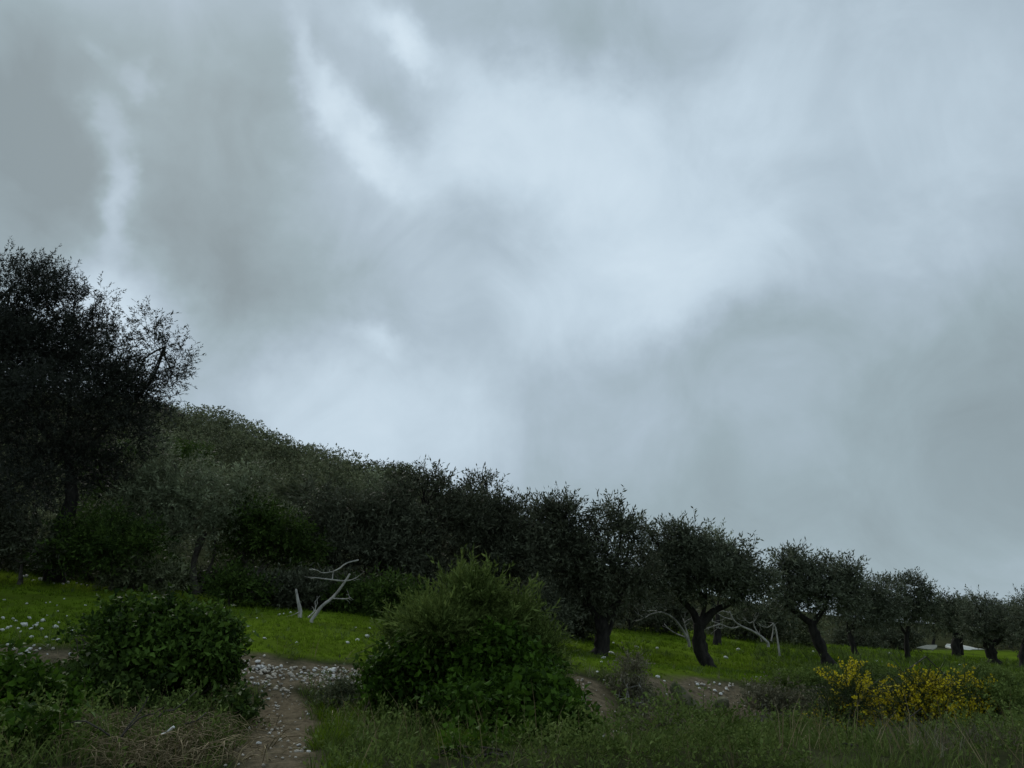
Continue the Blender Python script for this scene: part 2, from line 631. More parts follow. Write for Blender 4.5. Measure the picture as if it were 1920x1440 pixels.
def turf_mask(x, y):
    """1 on the mown terrace, 0 on the bank and the hill"""
    lipx = [P(*c)[:2] for c in ((-300, 1200, 10), (0, 1222, 9.75), (400, 1240, 10), (880, 1259, 10.5), (1100, 1268, 10.9), (1330, 1284, 12.1), (1550, 1291, 13.2), (1950, 1302, 15.2), (2300, 1310, 16.5))]
    lx = np.array([p[0] for p in lipx])
    ly = np.array([p[1] for p in lipx])
    lip = np.interp(x, lx, ly)
    back = np.interp(x, [-14, -6, 0, 3, 8, 40], [20.5, 19.2, 20.4, 30, 42, 60])
    return np.clip((y - lip - .05) / .35, 0, 1) * np.clip((back - y) / 1.5, 0, 1)


def build_ground():
    rad = np.concatenate((np.linspace(.3, 4.5, 12), np.geomspace(4.7, 26, 190), np.geomspace(26.9, 140, 55), np.geomspace(150, 900, 16)))
    az = np.concatenate((np.linspace(-180, -52, 40, endpoint=False), np.linspace(-52, 52, 280, endpoint=False), np.linspace(52, 180, 40, endpoint=False)))
    a = np.radians(az)
    X = np.outer(rad, np.sin(a))
    Y = np.outer(rad, np.cos(a))
    Z = ground_z(X, Y)
    # small lumps of the broken earth
    s = soil_mask(X, Y)
    q3 = np.stack((X.ravel(), Y.ravel(), np.zeros(X.size)), -1)
    Z += s * (.035 * fn_noise(q3, 15, 21) + .02 * fn_noise(q3, 33, 22)).reshape(X.shape)
    nr, na = X.shape
    V = np.stack((X, Y, Z), -1).reshape(-1, 3)
    i = np.arange(nr - 1)[:, None] * na
    j = np.arange(na)[None]
    jn = (j + 1) % na
    f = np.stack((i + j, i + jn, i + na + jn, i + na + j), -1).reshape(-1, 4)
    c = len(V)
    V = np.vstack((V, (0, 0, ground_z(np.zeros(1), np.zeros(1))[0])))
    t = np.stack((np.full(na, c), np.arange(na)[::-1], np.roll(np.arange(na)[::-1], 1)), -1)
    me = mesh_np('ground', V, [f[:, ::-1], t], smooth=True)
    for nm, arr in (('soil', s), ('turf', turf_mask(X, Y))):
        at = me.attributes.new(nm, 'FLOAT', 'POINT')
        at.data.foreach_set('value', np.append(arr.ravel(), 0).astype(np.float32))
    m, nt, N, L, out = mat_base('ground')
    tc = N.new('ShaderNodeTexCoord')

    def noise(sc, det=6, ro=.6):
        n = N.new('ShaderNodeTexNoise')
        n.inputs['Scale'].default_value = sc
        n.inputs['Detail'].default_value = det
        n.inputs['Roughness'].default_value = ro
        L.new(tc.outputs['Object'], n.inputs['Vector'])
        return n.outputs['Fac']

    def ramp(src, p0, c0, p1, c1):
        r = N.new('ShaderNodeValToRGB')
        r.color_ramp.elements[0].position = p0
        r.color_ramp.elements[0].color = (*c0, 1)
        r.color_ramp.elements[1].position = p1
        r.color_ramp.elements[1].color = (*c1, 1)
        L.new(src, r.inputs[0])
        return r.outputs[0]

    def mix(fac, a_, b_):
        n = N.new('ShaderNodeMix')
        n.data_type = 'RGBA'
        L.new(fac, n.inputs['Factor'])
        L.new(a_, n.inputs['A'])
        L.new(b_, n.inputs['B'])
        return n.outputs['Result']

    def attr(nm):
        n = N.new('ShaderNodeAttribute')
        n.attribute_name = nm
        return n.outputs['Fac']
    scrub = ramp(noise(1.1), .35, (.022, .026, .012), .68, (.055, .058, .030))
    turf = ramp(noise(.9, 8, .7), .32, (.046, .064, .010), .70, (.110, .175, .014))
    soil = ramp(noise(14, 8, .7), .3, (.055, .045, .029), .72, (.20, .165, .110))
    base = mix(attr('turf'), scrub, turf)
    base = mix(attr('soil'), base, soil)
    b = N.new('ShaderNodeBsdfPrincipled')
    b.inputs['Roughness'].default_value = .95
    b.inputs['Specular IOR Level'].default_value = .0
    L.new(base, b.inputs['Base Color'])
    bp = N.new('ShaderNodeBump')
    bp.inputs['Strength'].default_value = .6
    bp.inputs['Distance'].default_value = .04
    L.new(noise(22, 6, .7), bp.inputs['Height'])
    L.new(bp.outputs[0], b.inputs['Normal'])
    L.new(b.outputs[0], out.inputs[0])
    o = obj('ground', me, m)
    tag(o, kind='structure')


build_ground()

# ------------------------------------------------------------------ foliage templates
T_OLIVE = [leaf_sprig(.34, 13, .085, .023, 48, .35) for _ in range(8)]
T_OLIVE_MID = [leaf_sprig(.42, 10, .12, .037, 48, .35, .005) for _ in range(8)]
T_OLIVE_FAR = [leaf_sprig(.50, 8, .17, .06, 50, .35, .006) for _ in range(6)]
T_SOFT = [leaf_sprig(.40, 11, .105, .034, 55, .4, .004) for _ in range(7)]
T_BRAMBLE = [leaf_sprig(.21, 8, .060, .039, 62, .5, .003, True, .12) for _ in range(8)]
T_HEATH = [leaf_sprig(.24, 14, .050, .012, 36, .3, .003) for _ in range(8)]
T_MAQUIS = [leaf_sprig(.30, 3, .26, .15, 65, .4, 0) for _ in range(8)]
T_SMALL = [leaf_sprig(.18, 11, .036, .016, 55, .4, .0025) for _ in range(7)]


def shrink(r, tmpl):
    """lobe radii less the twig length, so that the leaf tips end at the drawn outline"""
    r = np.array(r, float)
    ln = tmpl[0][0][:6, 2].max()
    return np.maximum(r * .86 - .38 * ln, r * .42)


def enrich(lobes, k=3, lo=.3, hi=.55, out=.95):
    """smaller lobes set into the surface of the drawn ones: the uneven outline of a real crown"""
    res = list(lobes)
    for c, r, w in lobes:
        for _ in range(k):
            u = rng.normal(size=3)
            u[2] = u[2] * .8 + .15
            u /= np.linalg.norm(u)
            f = rng.uniform(lo, hi)
            res.append((c + u * r * rng.uniform(.75, out + .25), r * f * rng.uniform(.75, 1.3, 3), w * rng.uniform(.7, 1.5)))
    return res


def branch_to(tb, a, b, r0, r1, sag=.12, sides=6, n=6):
    a, b = np.asarray(a, float), np.asarray(b, float)
    d = np.linalg.norm(b - a)
    m1 = a + (b - a) * .35 + rng.normal(size=3) * sag * d * .6
    m2 = a + (b - a) * .7 + rng.normal(size=3) * sag * d * .6
    c = curve([a, m1, m2, b], max(2, n // 3))
    tb.add(c, np.linspace(r0, r1, len(c)), sides)
    return c


def tree(name, label, trunk_px, Y, lobes_px, n, tmpl, leaf, r_base=.22, group=None, cat='tree', twigs=5, clump=.23, inner=.45,
         nclump=15, smin=.8, smax=1.25, trunk_top=.55, forks=(), trunk_name='trunk', crown_name='crown', bark='bark', depth=1.0, up=.45, sides=9, rot=None):
    """trunk_px: trunk line (px, py, dY) from the ground up. lobes_px: (px, py, rx, ry, dY, weight)."""
    b = on_ground(*trunk_px[0][:2], Y + trunk_px[0][2])
    root = empty(name, b)
    tag(root, label, cat, group)
    pts = [b - (0, 0, .15)] + [P(p[0], p[1], Y + p[2]) for p in trunk_px[1:]]
    tb = Tubes()
    tc = curve(pts, 5)
    k = len(tc)
    rr = np.linspace(1, trunk_top, k) * r_base
    rr[0] *= 1.5
    rr[1] *= 1.3
    if k > 3:
        rr[2] *= 1.1
    tc[1:-1] += rng.normal(size=tc[1:-1].shape) * r_base * .05
    tb.add(tc, rr * (1 + rng.normal(size=k) * .07), sides + 3, .12)
    top = tc[-1]
    for fk in forks:                      # drawn main limbs: start radius, then points
        fp = curve([P(p[0], p[1], Y + p[2]) for p in fk[1:]], 4)
        tb.add(fp, np.linspace(fk[0], fk[0] * .45, len(fp)), 7, .05)
    lobes = []
    s = mpp(Y)
    for (px, py, rx, ry, dY, w) in lobes_px:
        c = P(px, py, Y + dY)
        r = shrink((rx * s, depth * .5 * (rx + ry) * s, ry * s), tmpl)
        lobes.append((c, r, w))
        start = top
        if forks:
            ends = [P(fk[-1][0], fk[-1][1], Y + fk[-1][2]) for fk in forks] + [top]
            start = min(ends, key=lambda e: np.linalg.norm(e - c))
        rl = r_base * trunk_top * (.28 if forks else .5)
        cc = branch_to(tb, start, c, rl, rl * .4, .1)
        for _ in range(twigs):
            u = rng.normal(size=3)
            u /= np.linalg.norm(u)
            u[2] += .25
            st = cc[rng.integers(len(cc) // 2, len(cc))]
            e = c + u * r * rng.uniform(.7, 1.0)
            c2 = branch_to(tb, st, e, rl * .38, .008, .14, 5)
            for _ in range(2):
                u2 = u + rng.normal(size=3) * .45
                e2 = c + u2 / np.linalg.norm(u2) * r * rng.uniform(.75, 1.05)
                branch_to(tb, c2[len(c2) // 2], e2, rl * .16, .004, .14, 4)
    obj(trunk_name, tb.mesh(name + '_' + trunk_name), M[bark], root, b)
    n = int(n * (1 if tmpl is T_OLIVE else .64))
    pos, D, var = lobe_points(enrich(lobes, 4, .28, .62, 1.2), n, clump, inner, nclump, up)
    gz = ground_z(pos[:, 0], pos[:, 1])
    ok = pos[:, 2] > gz + .05
    pos, D, var = pos[ok], D[ok], var[ok]
    V, Fc, vv = scatter(tmpl, pos, D, rng.uniform(smin, smax, len(pos)), var)
    V, Fc, vv = join_np([(V, Fc, vv)])
    obj(crown_name, mesh_np(name + '_' + crown_name, V, Fc, vv), M[leaf], root, b)
    return root


# ------------------------------------------------------------------ trees
# the large olive at the left edge
tree('olive_tree', 'largest olive tree with ragged dark crown, filling the left edge of the picture',
     [(105, 1080, 0), (110, 1010, 0), (135, 930, -.1), (125, 850, 0)], 18.0,
     [(10, 555, 105, 95, 0, 1.2), (60, 690, 110, 80, .2, 1.3), (150, 700, 95, 75, 0, 1.3), (-40, 640, 110, 80, -.2, 1.2), (215, 735, 80, 60, -.2, 1.1), (120, 640, 90, 60, .3, 1.1), (62, 520, 46, 55, 0, 1.0), (95, 590, 80, 75, .1, 1.2), (140, 560, 40, 36, 0, .7), (215, 650, 60, 50, .1, .9), (-110, 600, 150, 140, .4, .8), (-40, 690, 150, 120, -.6, 1.1), (110, 650, 95, 85, 0, 1.0),
      (190, 565, 36, 34, .2, .55), (160, 610, 60, 50, -.2, .6), (300, 665, 70, 74, 0, .75), (262, 735, 80, 60, .2, .9), (320, 710, 50, 48, -.1, .6),
      (110, 780, 150, 110, -.4, 1.3), (-80, 820, 150, 130, 0, 1.2), (210, 810, 95, 80, .2, 1.0), (40, 920, 130, 90, -.3, 1.2), (190, 900, 80, 60, .5, .9), (-130, 960, 120, 90, 0, 1)],
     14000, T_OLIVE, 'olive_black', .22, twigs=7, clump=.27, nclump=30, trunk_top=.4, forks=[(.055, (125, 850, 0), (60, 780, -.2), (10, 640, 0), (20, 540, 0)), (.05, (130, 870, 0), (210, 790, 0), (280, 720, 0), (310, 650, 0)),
                                                              (.05, (120, 860, 0), (130, 760, .1), (150, 640, 0))])

# trees and shrubs along the back of the terrace, left
tree('olive_tree', 'grey-green soft olive tree with thin bare stems, right of the largest olive', [(372, 1118, 0), (362, 1060, 0), (385, 1000, 0)], 18.6,
     [(330, 900, 85, 60, .3, 1), (400, 930, 80, 65, 0, 1.1), (290, 960, 80, 70, 0, 1.1), (350, 990, 85, 60, -.2, 1), (440, 985, 65, 70, .2, 1), (260, 890, 60, 50, .4, .8)],
     2900, T_SOFT, 'sage', .09, twigs=6, forks=[(.05, (362, 1060, 0), (370, 1020, 0), (382, 985, 0)), (.045, (375, 1105, .1), (402, 1040, .1), (400, 985, 0))], bark='twig')
tree('shrub', 'dark round shrub at the back of the grass, left of the grey-green olive', [(210, 1105, 0), (210, 1070, 0)], 17.2,
     [(180, 1010, 80, 52, 0, 1), (240, 1035, 70, 48, -.1, 1), (130, 1040, 60, 42, .1, 1)], 1500, T_SOFT, 'green', .05, cat='shrub', trunk_name='stem', crown_name='foliage', bark='twig')
tree('shrub', 'low dark shrub under the largest olive at the left edge', [(40, 1090, 0), (40, 1055, 0)], 17.0,
     [(30, 1020, 90, 45, 0, 1), (-70, 1000, 90, 55, 0, 1), (95, 1050, 50, 30, 0, .8)], 1400, T_SOFT, 'olive_dark', .05, cat='shrub', trunk_name='stem', crown_name='foliage', bark='twig')
tree('shrub', 'dull brown-green shrub on the grass edge below the grey-green olive', [(250, 1112, 0), (250, 1095, 0)], 17.3,
     [(245, 1085, 55, 22, 0, 1), (300, 1092, 45, 22, 0, 1)], 700, T_SOFT, 'maquis', .03, cat='shrub', trunk_name='stem', crown_name='foliage', bark='twig')
tree('evergreen_tree', 'small dark evergreen tree with low skirts, left of the leaning dead tree', [(478, 1132, 0), (478, 1080, 0)], 18.8,
     [(480, 985, 60, 55, .2, 1), (520, 1020, 60, 50, .2, 1.1), (450, 1040, 45, 38, 0, .9), (560, 1035, 55, 40, .5, .9)], 1900, T_SOFT, 'green', .09, bark='twig')
tree('shrub', 'low leafy shrub at the foot of the small dark evergreen', [(430, 1128, 0), (430, 1115, 0)], 17.0,
     [(430, 1105, 42, 22, 0, 1), (470, 1112, 35, 18, 0, 1)], 420, T_SOFT, 'green', .03, cat='shrub', trunk_name='stem', crown_name='foliage', bark='twig')
for lab, px, py, rx, ry, Y_, mt in (('dark low shrub behind the cut stump', 540, 1112, 48, 26, 17.6, 'olive_dark'), ('dark low shrub right of the leaning dead tree', 668, 1130, 48, 28, 17.8, 'green'),
                                    ('dark shrub touching the left side of the tall bush', 735, 1130, 50, 40, 17.0, 'green'), ('black-green shrub in the shade behind the leaning dead tree', 610, 1112, 45, 26, 18.6, 'olive_dark'),
                                    ('dark shrub half hidden by the right shoulder of the tall bush', 1000, 1165, 60, 40, 19.0, 'olive_dark')):
    tree('shrub', lab, [(px, py + ry + 6, 0), (px, py + 5, 0)], Y_, [(px, py, rx, ry, 0, 1), (px - rx * .6, py + ry * .3, rx * .6, ry * .8, .1, 1), (px + rx * .6, py + ry * .3, rx * .6, ry * .8, -.1, 1)],
         900, T_SOFT, mt, .03, cat='shrub', trunk_name='stem', crown_name='foliage', bark='twig')
for i, (px, py, Y_, mt, where) in enumerate(((-40, 1052, 19.6, 'olive_dark', 'at the far left behind the grass'), (30, 1062, 19.8, 'green', 'left of the largest olive trunk'), (95, 1070, 19.6, 'olive_dark', 'just behind the largest olive trunk'), (160, 1078, 19.4, 'olive_dark', 'right of the largest olive trunk'),
                                    (300, 1085, 19.8, 'green', 'behind the dull brown-green shrub'), (360, 1095, 20.2, 'olive_dark', 'behind the thin bare stems'), (420, 1095, 19.8, 'olive_dark', 'right of the thin bare stems'), (505, 1108, 19.6, 'olive_dark', 'behind the small dark evergreen'))):
    tree('undergrowth', 'black-green undergrowth clump ' + where, [(px, py + 36, 0), (px, py + 10, 0)], Y_, [(px, py, 40, 30, 0, 1), (px - 28, py + 8, 30, 24, .2, 1), (px + 28, py + 8, 30, 24, -.2, 1)],
         560, T_SOFT, mt, .03, cat='undergrowth', trunk_name='stem', crown_name='foliage', bark='twig', group='undergrowth behind the grass')
# the dark thicket behind the tall bush
tree('olive_tree', 'dark olive tree behind the leaning dead tree, its trunk in deep shade', [(607, 1140, 0), (600, 1095, 0), (616, 1060, 0)], 20.5,
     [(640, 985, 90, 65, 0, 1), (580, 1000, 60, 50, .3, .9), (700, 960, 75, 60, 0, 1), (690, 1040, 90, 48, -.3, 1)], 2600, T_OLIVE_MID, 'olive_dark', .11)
tree('olive_tree', 'dark olive with sprigs on its skyline, above the left shoulder of the tall bush', [(800, 1165, 0), (805, 1100, 0), (800, 1050, 0)], 20.8,
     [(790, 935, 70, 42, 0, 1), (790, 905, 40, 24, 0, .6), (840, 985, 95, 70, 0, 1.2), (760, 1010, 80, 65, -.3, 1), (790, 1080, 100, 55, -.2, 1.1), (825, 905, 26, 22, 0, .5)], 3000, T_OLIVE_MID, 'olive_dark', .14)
tree('olive_tree', 'dark olive with one pointed sprig on top, directly behind the tall bush', [(930, 1195, 0), (930, 1120, 0), (925, 1060, 0)], 21.5,
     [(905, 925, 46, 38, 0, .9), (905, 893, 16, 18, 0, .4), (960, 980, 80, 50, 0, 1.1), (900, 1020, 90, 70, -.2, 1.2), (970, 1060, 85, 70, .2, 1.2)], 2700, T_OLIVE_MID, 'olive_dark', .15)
tree('olive_tree', 'broad olive tree with a stout trunk, first in the row right of the tall bush', [(1122, 1232, 0), (1130, 1200, 0), (1126, 1160, 0)], 20.5,
     [(1060, 975, 58, 46, 0, 1), (1010, 990, 60, 48, .4, 1), (1145, 966, 32, 36, 0, .75), (1120, 1010, 80, 52, -.2, 1), (1050, 1050, 95, 70, 0, 1.2), (1150, 1070, 90, 70, -.3, 1.2), (1190, 1010, 45, 34, .1, .8),
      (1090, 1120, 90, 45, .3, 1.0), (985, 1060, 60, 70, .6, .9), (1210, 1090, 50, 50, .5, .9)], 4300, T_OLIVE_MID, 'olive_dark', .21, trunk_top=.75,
     forks=[(.13, (1126, 1165, 0), (1100, 1120, 0), (1070, 1070, 0)), (.12, (1130, 1165, 0), (1160, 1125, 0), (1165, 1075, 0)), (.06, (1140, 1190, 0), (1150, 1160, .1), (1160, 1135, .1))])
tree('olive_tree', 'forked olive with black Y-shaped trunk, second in the row right of the tall bush', [(1330, 1250, 0), (1312, 1210, 0), (1312, 1165, 0)], 22.0,
     [(1255, 1015, 50, 36, 0, 1), (1218, 1000, 26, 26, 0, .6), (1280, 1000, 26, 22, 0, .6), (1300, 1035, 60, 40, 0, 1), (1360, 1050, 50, 40, 0, 1), (1400, 1035, 28, 22, 0, .55), (1260, 1080, 70, 52, -.2, 1.1),
      (1340, 1088, 70, 42, -.2, 1.1), (1400, 1085, 55, 46, 0, 1.1), (1425, 1105, 40, 36, 0, .9), (1215, 1070, 40, 46, 0, .8)], 4000, T_OLIVE_MID, 'olive', .19, trunk_top=.8,
     forks=[(.12, (1310, 1172, 0), (1298, 1145, 0), (1275, 1120, 0), (1260, 1080, 0)), (.13, (1314, 1175, 0), (1335, 1148, 0), (1362, 1134, 0), (1385, 1120, 0)), (.08, (1312, 1170, 0), (1322, 1130, 0), (1320, 1070, 0))])
tree('evergreen_tree', 'paler round-topped tree rising behind the forked olive', [(1345, 1215, 0), (1345, 1150, 0)], 30,
     [(1342, 1030, 34, 34, 0, 1), (1375, 1045, 28, 28, 0, 1), (1320, 1060, 50, 50, 0, 1), (1370, 1090, 45, 50, 0, 1)], 1300, T_OLIVE_MID, 'sage', .14)
tree('olive_tree', 'olive tree with a slanting bent trunk, third in the row, behind the yellow broom', [(1560, 1254, 0), (1535, 1205, 0), (1520, 1165, 0)], 25,
     [(1500, 1072, 45, 34, 0, 1), (1555, 1075, 52, 36, 0, 1.1), (1590, 1075, 26, 28, 0, .6), (1480, 1110, 42, 40, 0, 1), (1540, 1120, 62, 42, -.2, 1.2), (1580, 1120, 40, 38, 0, 1), (1475, 1060, 30, 22, 0, .6)],
     3000, T_OLIVE_MID, 'olive_grey', .17, trunk_top=.8,
     forks=[(.11, (1522, 1170, 0), (1495, 1150, 0), (1472, 1135, 0)), (.10, (1522, 1172, 0), (1545, 1140, 0), (1555, 1100, 0))])
tree('olive_tree', 'smaller olive with a short slanting trunk, just right of the bent-trunk olive', [(1607, 1232, 0), (1598, 1205, 0), (1590, 1180, 0)], 31,
     [(1620, 1130, 42, 42, 0, 1), (1655, 1125, 34, 34, 0, 1), (1640, 1165, 48, 28, 0, 1), (1590, 1155, 34, 30, 0, .8)], 1700, T_OLIVE_MID, 'olive_grey', .13)
tree('olive_tree', 'olive tree with spiky top and pale thin trunk, right of the short-trunk olive', [(1702, 1238, 0), (1700, 1205, 0), (1703, 1175, 0)], 33,
     [(1650, 1095, 26, 18, 0, .7), (1685, 1105, 32, 24, 0, .9), (1715, 1105, 30, 26, 0, .9), (1735, 1125, 24, 22, 0, .8), (1680, 1145, 46, 34, 0, 1.1), (1725, 1150, 36, 32, 0, 1), (1655, 1150, 32, 30, .2, .9)],
     2200, T_OLIVE_MID, 'olive', .12, forks=[(.06, (1702, 1195, 0), (1690, 1175, 0), (1685, 1150, 0))])
tree('olive_tree', 'far olive with two dark trunks beside the pale strip, right of the spiky-topped olive', [(1793, 1232, 0), (1792, 1212, 0), (1795, 1190, 0)], 42,
     [(1775, 1130, 26, 18, 0, 1), (1800, 1150, 42, 28, 0, 1), (1770, 1165, 36, 26, 0, 1), (1820, 1165, 34, 26, 0, 1), (1800, 1178, 36, 18, 0, .9)], 1300, T_OLIVE_FAR, 'olive', .20, trunk_top=.9,
     forks=[(.13, (1803, 1228, .2), (1802, 1205, .1), (1804, 1180, 0))])
tree('olive_tree', 'olive with dark leaning trunk and one bare sprig on top, near the right edge', [(1866, 1255, 0), (1858, 1225, 0), (1850, 1200, 0)], 36,
     [(1825, 1120, 14, 12, 0, .5), (1840, 1128, 22, 12, 0, .7), (1850, 1155, 44, 28, 0, 1), (1835, 1185, 32, 24, 0, 1), (1885, 1170, 38, 30, 0, 1), (1890, 1195, 36, 20, 0, .9)], 1700, T_OLIVE_MID, 'olive_grey', .22, trunk_top=.85,
     forks=[(.14, (1855, 1212, 0), (1880, 1195, 0), (1895, 1180, 0))])
tree('olive_tree', 'olive tree cut by the right edge of the picture', [(1918, 1258, 0), (1920, 1225, 0), (1925, 1195, 0)], 33,
     [(1915, 1160, 34, 26, 0, 1), (1950, 1150, 45, 40, 0, 1), (1925, 1190, 40, 26, 0, 1), (1980, 1180, 40, 40, 0, 1)], 1400, T_OLIVE_MID, 'olive_grey', .2)
# the wood that closes the view behind the row
bk = [(1085, 1150, 40, 34, 25.5, 'olive_dark', 'low behind the stout trunk of the broad olive'), (1180, 1120, 62, 46, 33, 'olive_dark', 'behind the broad olive and the forked olive'), (1245, 1150, 50, 36, 34, 'olive_dark', 'behind the left fork of the forked olive'), (1430, 1150, 60, 45, 36, 'olive', 'in the gap between the forked olive and the bent-trunk olive'),
      (1490, 1180, 45, 30, 38, 'maquis', 'low between the fallen branches and the bent trunk'), (1370, 1175, 50, 26, 37, 'maquis', 'low behind the fork of the forked olive'), (1600, 1195, 50, 24, 46, 'olive_dark', 'low behind the short-trunk olive'), (1680, 1195, 46, 22, 48, 'olive_dark', 'low behind the pale thin trunk'),
      (1750, 1150, 40, 30, 58, 'maquis', 'between the spiky-topped olive and the two-trunk olive'), (1790, 1140, 40, 24, 62, 'maquis', 'behind the two-trunk olive'), (1895, 1150, 50, 28, 62, 'maquis', 'behind the olive at the right edge'), (1850, 1170, 60, 30, 60, 'olive', 'behind the leaning far olive'), (1960, 1150, 60, 36, 60, 'maquis', 'beyond the olive cut by the right edge')]
for px, py, rx, ry, Y, mt, where in bk:
    tree('background_tree', 'dark leafy tree ' + where, [(px, py + ry + 40, 0), (px + 2, py + ry + 10, 0)], Y,
         [(px, py, rx * .75, ry, 0, 1), (px - rx * .5, py + ry * .4, rx * .6, ry * .8, .4, 1), (px + rx * .5, py + ry * .3, rx * .6, ry * .85, -.2, 1), (px, py + ry * .9, rx, ry * .6, 0, 1)],
         900, T_OLIVE_FAR, mt, .12, group='trees closing the view behind the olive row', twigs=2)
# trees of the lower hillside, large enough to tell apart
lw = [(330, 850, 70, 34, 44, 'green', 'dark green rounded tree low on the hill, left of the grey-green olive top'), (470, 900, 52, 40, 40, 'maquis', 'rounded scrub oak on the lower hill, above the small dark evergreen'), (545, 930, 52, 44, 36, 'maquis', 'rounded scrub oak on the lower hill, above the leaning dead tree'),
      (625, 920, 55, 42, 38, 'maquis', 'rounded scrub oak on the lower hill, third from the left'), (700, 915, 70, 34, 40, 'sage', 'pale yellow-green bushy tree at the right foot of the ridge'), (560, 985, 55, 48, 27, 'sage', 'silvery loose tree right of the small dark evergreen'), (455, 950, 55, 42, 28, 'sage', 'silvery tree just behind the grey-green olive'),
      (215, 870, 75, 60, 26, 'green', 'leafy tree with upright tips between the largest olive and the hill'), (270, 840, 50, 46, 27, 'sage', 'light leafy tree peeping out right of the largest olive'), (740, 900, 50, 26, 46, 'maquis', 'dark scrub tree where the ridge meets the olive row')]
for px, py, rx, ry, Y, mt, lab in lw:
    tree('scrub_tree', lab, [(px, py + ry + 50, 0), (px + 3, py + ry * .6, 0)], Y,
         [(px, py, rx * .6, ry * .8, 0, 1), (px - rx * .55, py + ry * .3, rx * .5, ry * .7, .4, 1), (px + rx * .55, py + ry * .25, rx * .5, ry * .7, -.3, 1), (px, py + ry * .7, rx * .9, ry * .6, -.4, 1)],
         1100, T_OLIVE_FAR if Y > 33 else T_OLIVE_MID, mt, .1, group='scrub trees on the lower hillside', twigs=2, nclump=16)


# ------------------------------------------------------------------ hillside scrub (one mass)
def hillside():
    n = 1750
    Y = 30 + 98 * rng.random(n) ** .75
    px = rng.uniform(-130, 1080, n)
    x = (px - 960) / F * Y * .97
    z = ground_z(x, Y)
    keep = (z > 3.0 + (Y - 30) * .02) & (Y > 33 + np.clip((x + 8) * .6, 0, 30))
    x, Y, z = x[keep], Y[keep], z[keep]
    parts = []
    for i in range(len(x)):
        big = rng.random()
        r = .9 + 2.7 * big ** 2.2
        m = int(11 * r * r) + 10
        u = rng.normal(size=(m, 3))
        u[:, 2] = np.abs(u[:, 2]) * .9 + .1
        u /= np.linalg.norm(u, axis=1)[:, None]
        ph = rng.uniform(0, 6.3, 2)
        lump = lambda w: 1 + .13 * np.sin(w[:, :1] * 5 + ph[0]) * np.sin(w[:, 1:2] * 5 + ph[1])
        rr = r * np.array((1.1, 1.1, .85))
        c = np.array((x[i], Y[i], z[i] - .1))
        tone = rng.normal() * .34
        parts.append((u * rr * rng.uniform(.86, 1.02, (m, 1)) * lump(u) + c, u + rng.normal(size=u.shape) * .45, tone + rng.normal(size=m) * .05))
    pos = np.concatenate([p[0] for p in parts])
    D = np.concatenate([p[1] for p in parts])
    var = np.concatenate([p[2] for p in parts])
    far = np.clip(pos[:, 1] / 80, .6, 1.4)
    V, Fc, vv = join_np([scatter(T_MAQUIS, pos, D, rng.uniform(.6, 1.1, len(pos)) * far, var)])
    o = obj('hillside_scrub', mesh_np('hillside_scrub', V, Fc, vv), M['maquis'])
    tag(o, 'dense low evergreen scrub covering the hillside up to the ridge', 'scrub', kind='stuff')


hillside()


# ------------------------------------------------------------------ dead wood
def dead_wood(name, label, cat, Y, trunk, branches, parent_name='trunk', group=None):
    b = P(trunk[1][0][0], trunk[1][0][1], Y + trunk[1][0][2])
    gz = ground_z(b[:1], b[1:2])[0]
    b = np.array((b[0], b[1], gz))
    root = empty(name, b)
    tag(root, label, cat, group)

    def line(o):
        pts = [P(p[0], p[1], Y + p[2]) for p in o[1]]
        return curve(pts, 4)
    t = Tubes()
    c = line(trunk)
    t.add(np.vstack((c[0] - (0, 0, .12), c)), np.linspace(trunk[0], trunk[0] * .5, len(c) + 1), 8, .05)
    obj(parent_name, t.mesh(name + '_' + parent_name), M['dead'], root, b)
    for br in branches:
        t = Tubes()
        c = line(br)
        t.add(c, np.linspace(br[0], br[0] * .4, len(c)), 6, .04)
        for _ in range(3):                       # fine twigs along the branch
            i = rng.integers(len(c) // 3, len(c))
            d = c[min(i + 1, len(c) - 1)] - c[max(i - 1, 0)]
            d = d / (np.linalg.norm(d) + 1e-6) + rng.normal(size=3) * .7 + (0, 0, .25)
            ln = br[0] * rng.uniform(5, 16)
            e = c[i] + d / np.linalg.norm(d) * ln
            mid = (c[i] + e) / 2 + rng.normal(size=3) * ln * .12
            t.add(np.array((c[i], mid, e)), np.array((.34, .24, .12)) * br[0], 5)
        obj('branch', t.mesh(name + '_branch'), M['dead'], root, b)
    return root


dead_wood('dead_tree', 'bare grey leaning dead tree with crooked side branches on the grass', 'dead tree', 14.6,
          (.034, [(584, 1163, 0), (592, 1152, 0), (604, 1136, 0), (622, 1122, .1), (636, 1106, .1), (650, 1086, .1), (656, 1076, .1)]),
          [(.017, [(648, 1090, .1), (630, 1088, .05), (605, 1085, -.1), (590, 1083, -.2), (584, 1085, -.2)]),
           (.014, [(650, 1089, .1), (660, 1087, .1), (670, 1082, .1)]),
           (.014, [(624, 1122, .1), (645, 1123, .1), (658, 1121, 0)]),
           (.012, [(623, 1087, 0), (624, 1078, 0), (625, 1071, 0)]),
           (.014, [(672, 1050, .3), (650, 1056, .2), (636, 1066, .1), (622, 1072, 0), (604, 1074, -.1), (594, 1069, -.2), (580, 1068, -.2)]),
           (.008, [(656, 1121, 0), (654, 1116, 0), (652, 1114, 0)]),
           (.020, [(578, 1158, .1), (586, 1150, .1), (592, 1144, .15)])])
st = dead_wood('tree_stump', 'short grey cut stump standing left of the leaning dead tree', 'stump', 15.2,
               (.040, [(563, 1146, 0), (561, 1136, 0), (557, 1118, 0), (555, 1105, 0)]), [(.012, [(563, 1146, 0), (556, 1150, -.1), (549, 1153, -.2)])])
